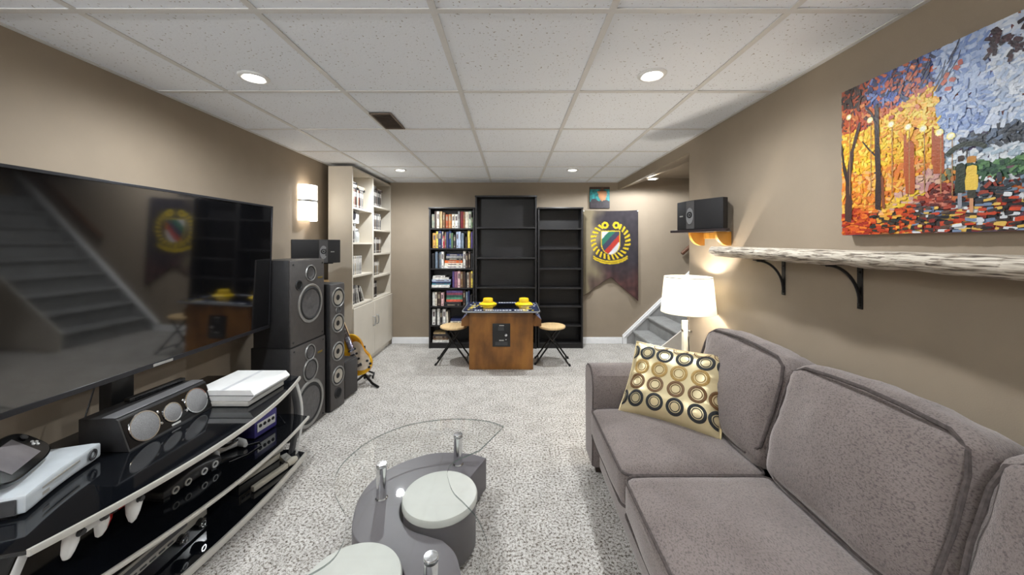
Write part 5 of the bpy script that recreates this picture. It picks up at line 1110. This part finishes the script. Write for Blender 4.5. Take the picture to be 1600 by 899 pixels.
ghalf = smooth_pts([(-0.044, 1.864), (-0.145, 1.925), (-0.33, 1.945), (-0.52, 1.895), (-0.635, 1.80), (-0.707, 1.68), (-0.732, 1.52), (-0.69, 1.39), (-0.637, 1.316), (-0.581, 1.25), (-0.55, 1.18), (-0.535, 1.12), (-0.553, 1.055), (-0.655, 0.97)], 5)
gp = ghalf + mir(ghalf)
glassm = bpy.data.materials.new('clear_table_glass'); glassm.use_nodes = True; nt = glassm.node_tree; p = nt.nodes['Principled BSDF']
nz1 = nt.nodes.new('ShaderNodeTexNoise'); nz1.inputs['Scale'].default_value = 2; r1 = nt.nodes.new('ShaderNodeValToRGB'); r1.color_ramp.elements[0].color = (0.985, 0.99, 0.987, 1); r1.color_ramp.elements[1].color = (0.99, 0.995, 0.993, 1)
nt.links.new(nz1.outputs['Fac'], r1.inputs[0]); nt.links.new(r1.outputs[0], p.inputs['Base Color'])
tr_ = nt.nodes.new('ShaderNodeBsdfTransparent'); nt.links.new(r1.outputs[0], tr_.inputs['Color'])
p.inputs['Roughness'].default_value = 0.02; p.inputs['Base Color'].default_value = (1, 1, 1, 1)
gls = nt.nodes.new('ShaderNodeBsdfGlossy'); gls.inputs['Roughness'].default_value = 0.02
frs = nt.nodes.new('ShaderNodeFresnel'); frs.inputs['IOR'].default_value = 1.45
mxg = nt.nodes.new('ShaderNodeMixShader'); geo = nt.nodes.new('ShaderNodeNewGeometry'); sb_ = nt.nodes.new('ShaderNodeMath'); sb_.operation = 'SUBTRACT'; sb_.inputs[0].default_value = 1.0; nt.links.new(geo.outputs['Backfacing'], sb_.inputs[1])
ml_ = nt.nodes.new('ShaderNodeMath'); ml_.operation = 'MULTIPLY'; nt.links.new(frs.outputs[0], ml_.inputs[0]); nt.links.new(sb_.outputs[0], ml_.inputs[1])
nt.links.new(ml_.outputs[0], mxg.inputs[0]); nt.links.new(tr_.outputs[0], mxg.inputs[1]); nt.links.new(gls.outputs[0], mxg.inputs[2]); nt.links.new(mxg.outputs[0], nt.nodes['Material Output'].inputs[0])
q = MB(); q.prism(gp[::-1], 0.326, 0.335, bev=0.0015, seg=1, M=L_); gl = q.done('glass_top', glassm, ct)
q = MB(); n_ = len(gp); t = bmesh.new(); lo_ = [t.verts.new((x - MX, y - MY, 0.3272)) for x, y in gp]; hi_ = [t.verts.new((x - MX, y - MY, 0.3338)) for x, y in gp]
for k in range(n_): t.faces.new((lo_[k], lo_[(k + 1) % n_], hi_[(k + 1) % n_], hi_[k]))
q.add(t, T(0, 0, 0)); q.done('glass_edge', mat('green_tinted_glass_edge', (96, 112, 108), 0.15, var=0.1), gl)
PP = [(-0.267, 1.775), (-0.56, 1.5375)]
for x, y in PP + mir(PP):
    x -= MX; y -= MY
    q = MB(); q.lathe([(0, 0.19), (0.026, 0.19), (0.026, 0.194), (0.0215, 0.198), (0.0215, 0.3255), (0, 0.3255)], 28, M=T(x, y, 0)); ps = q.done('post', chrome, ct)
    q = MB(); q.lathe([(0.0, 0.342), (0.008, 0.3415), (0.021, 0.3405), (0.0225, 0.3385), (0.0225, 0.3352), (0, 0.3352)], 28, M=T(x, y, 0)); q.done('post_cap', mat('spun_aluminium', (214, 216, 218), 0.22, 0.9, var=0.3, scale=3, stretch=(30, 30, 1)), ps)
for lab, c in (('round stool with off-white top tucked into the far curve of the coffee table', D1), ('round stool with off-white top tucked into the near curve of the coffee table', D2)):
    o = thing('round_stool', lab, 'stool', (c[0], c[1], 0), 0, 'stools of the coffee table')
    q = MB(); q.lathe([(0, 0.02), (0.146, 0.02), (0.149, 0.025), (0.149, 0.20), (0, 0.20)], 56); q.done('drum', tabled, o)
    q = MB(); q.lathe([(0, 0.2005), (0.150, 0.2005), (0.155, 0.206), (0.1555, 0.222), (0.151, 0.231), (0.14, 0.2345), (0.0, 0.2355)], 56); q.done('seat_pad', tablew, o)
    for a in (30, 150, 270): q = MB(); q.cyl((0.11 * math.cos(R(a)), 0.11 * math.sin(R(a)), 0), (0.11 * math.cos(R(a)), 0.11 * math.sin(R(a)), 0.021), 0.014); q.done('foot', blackp, o)
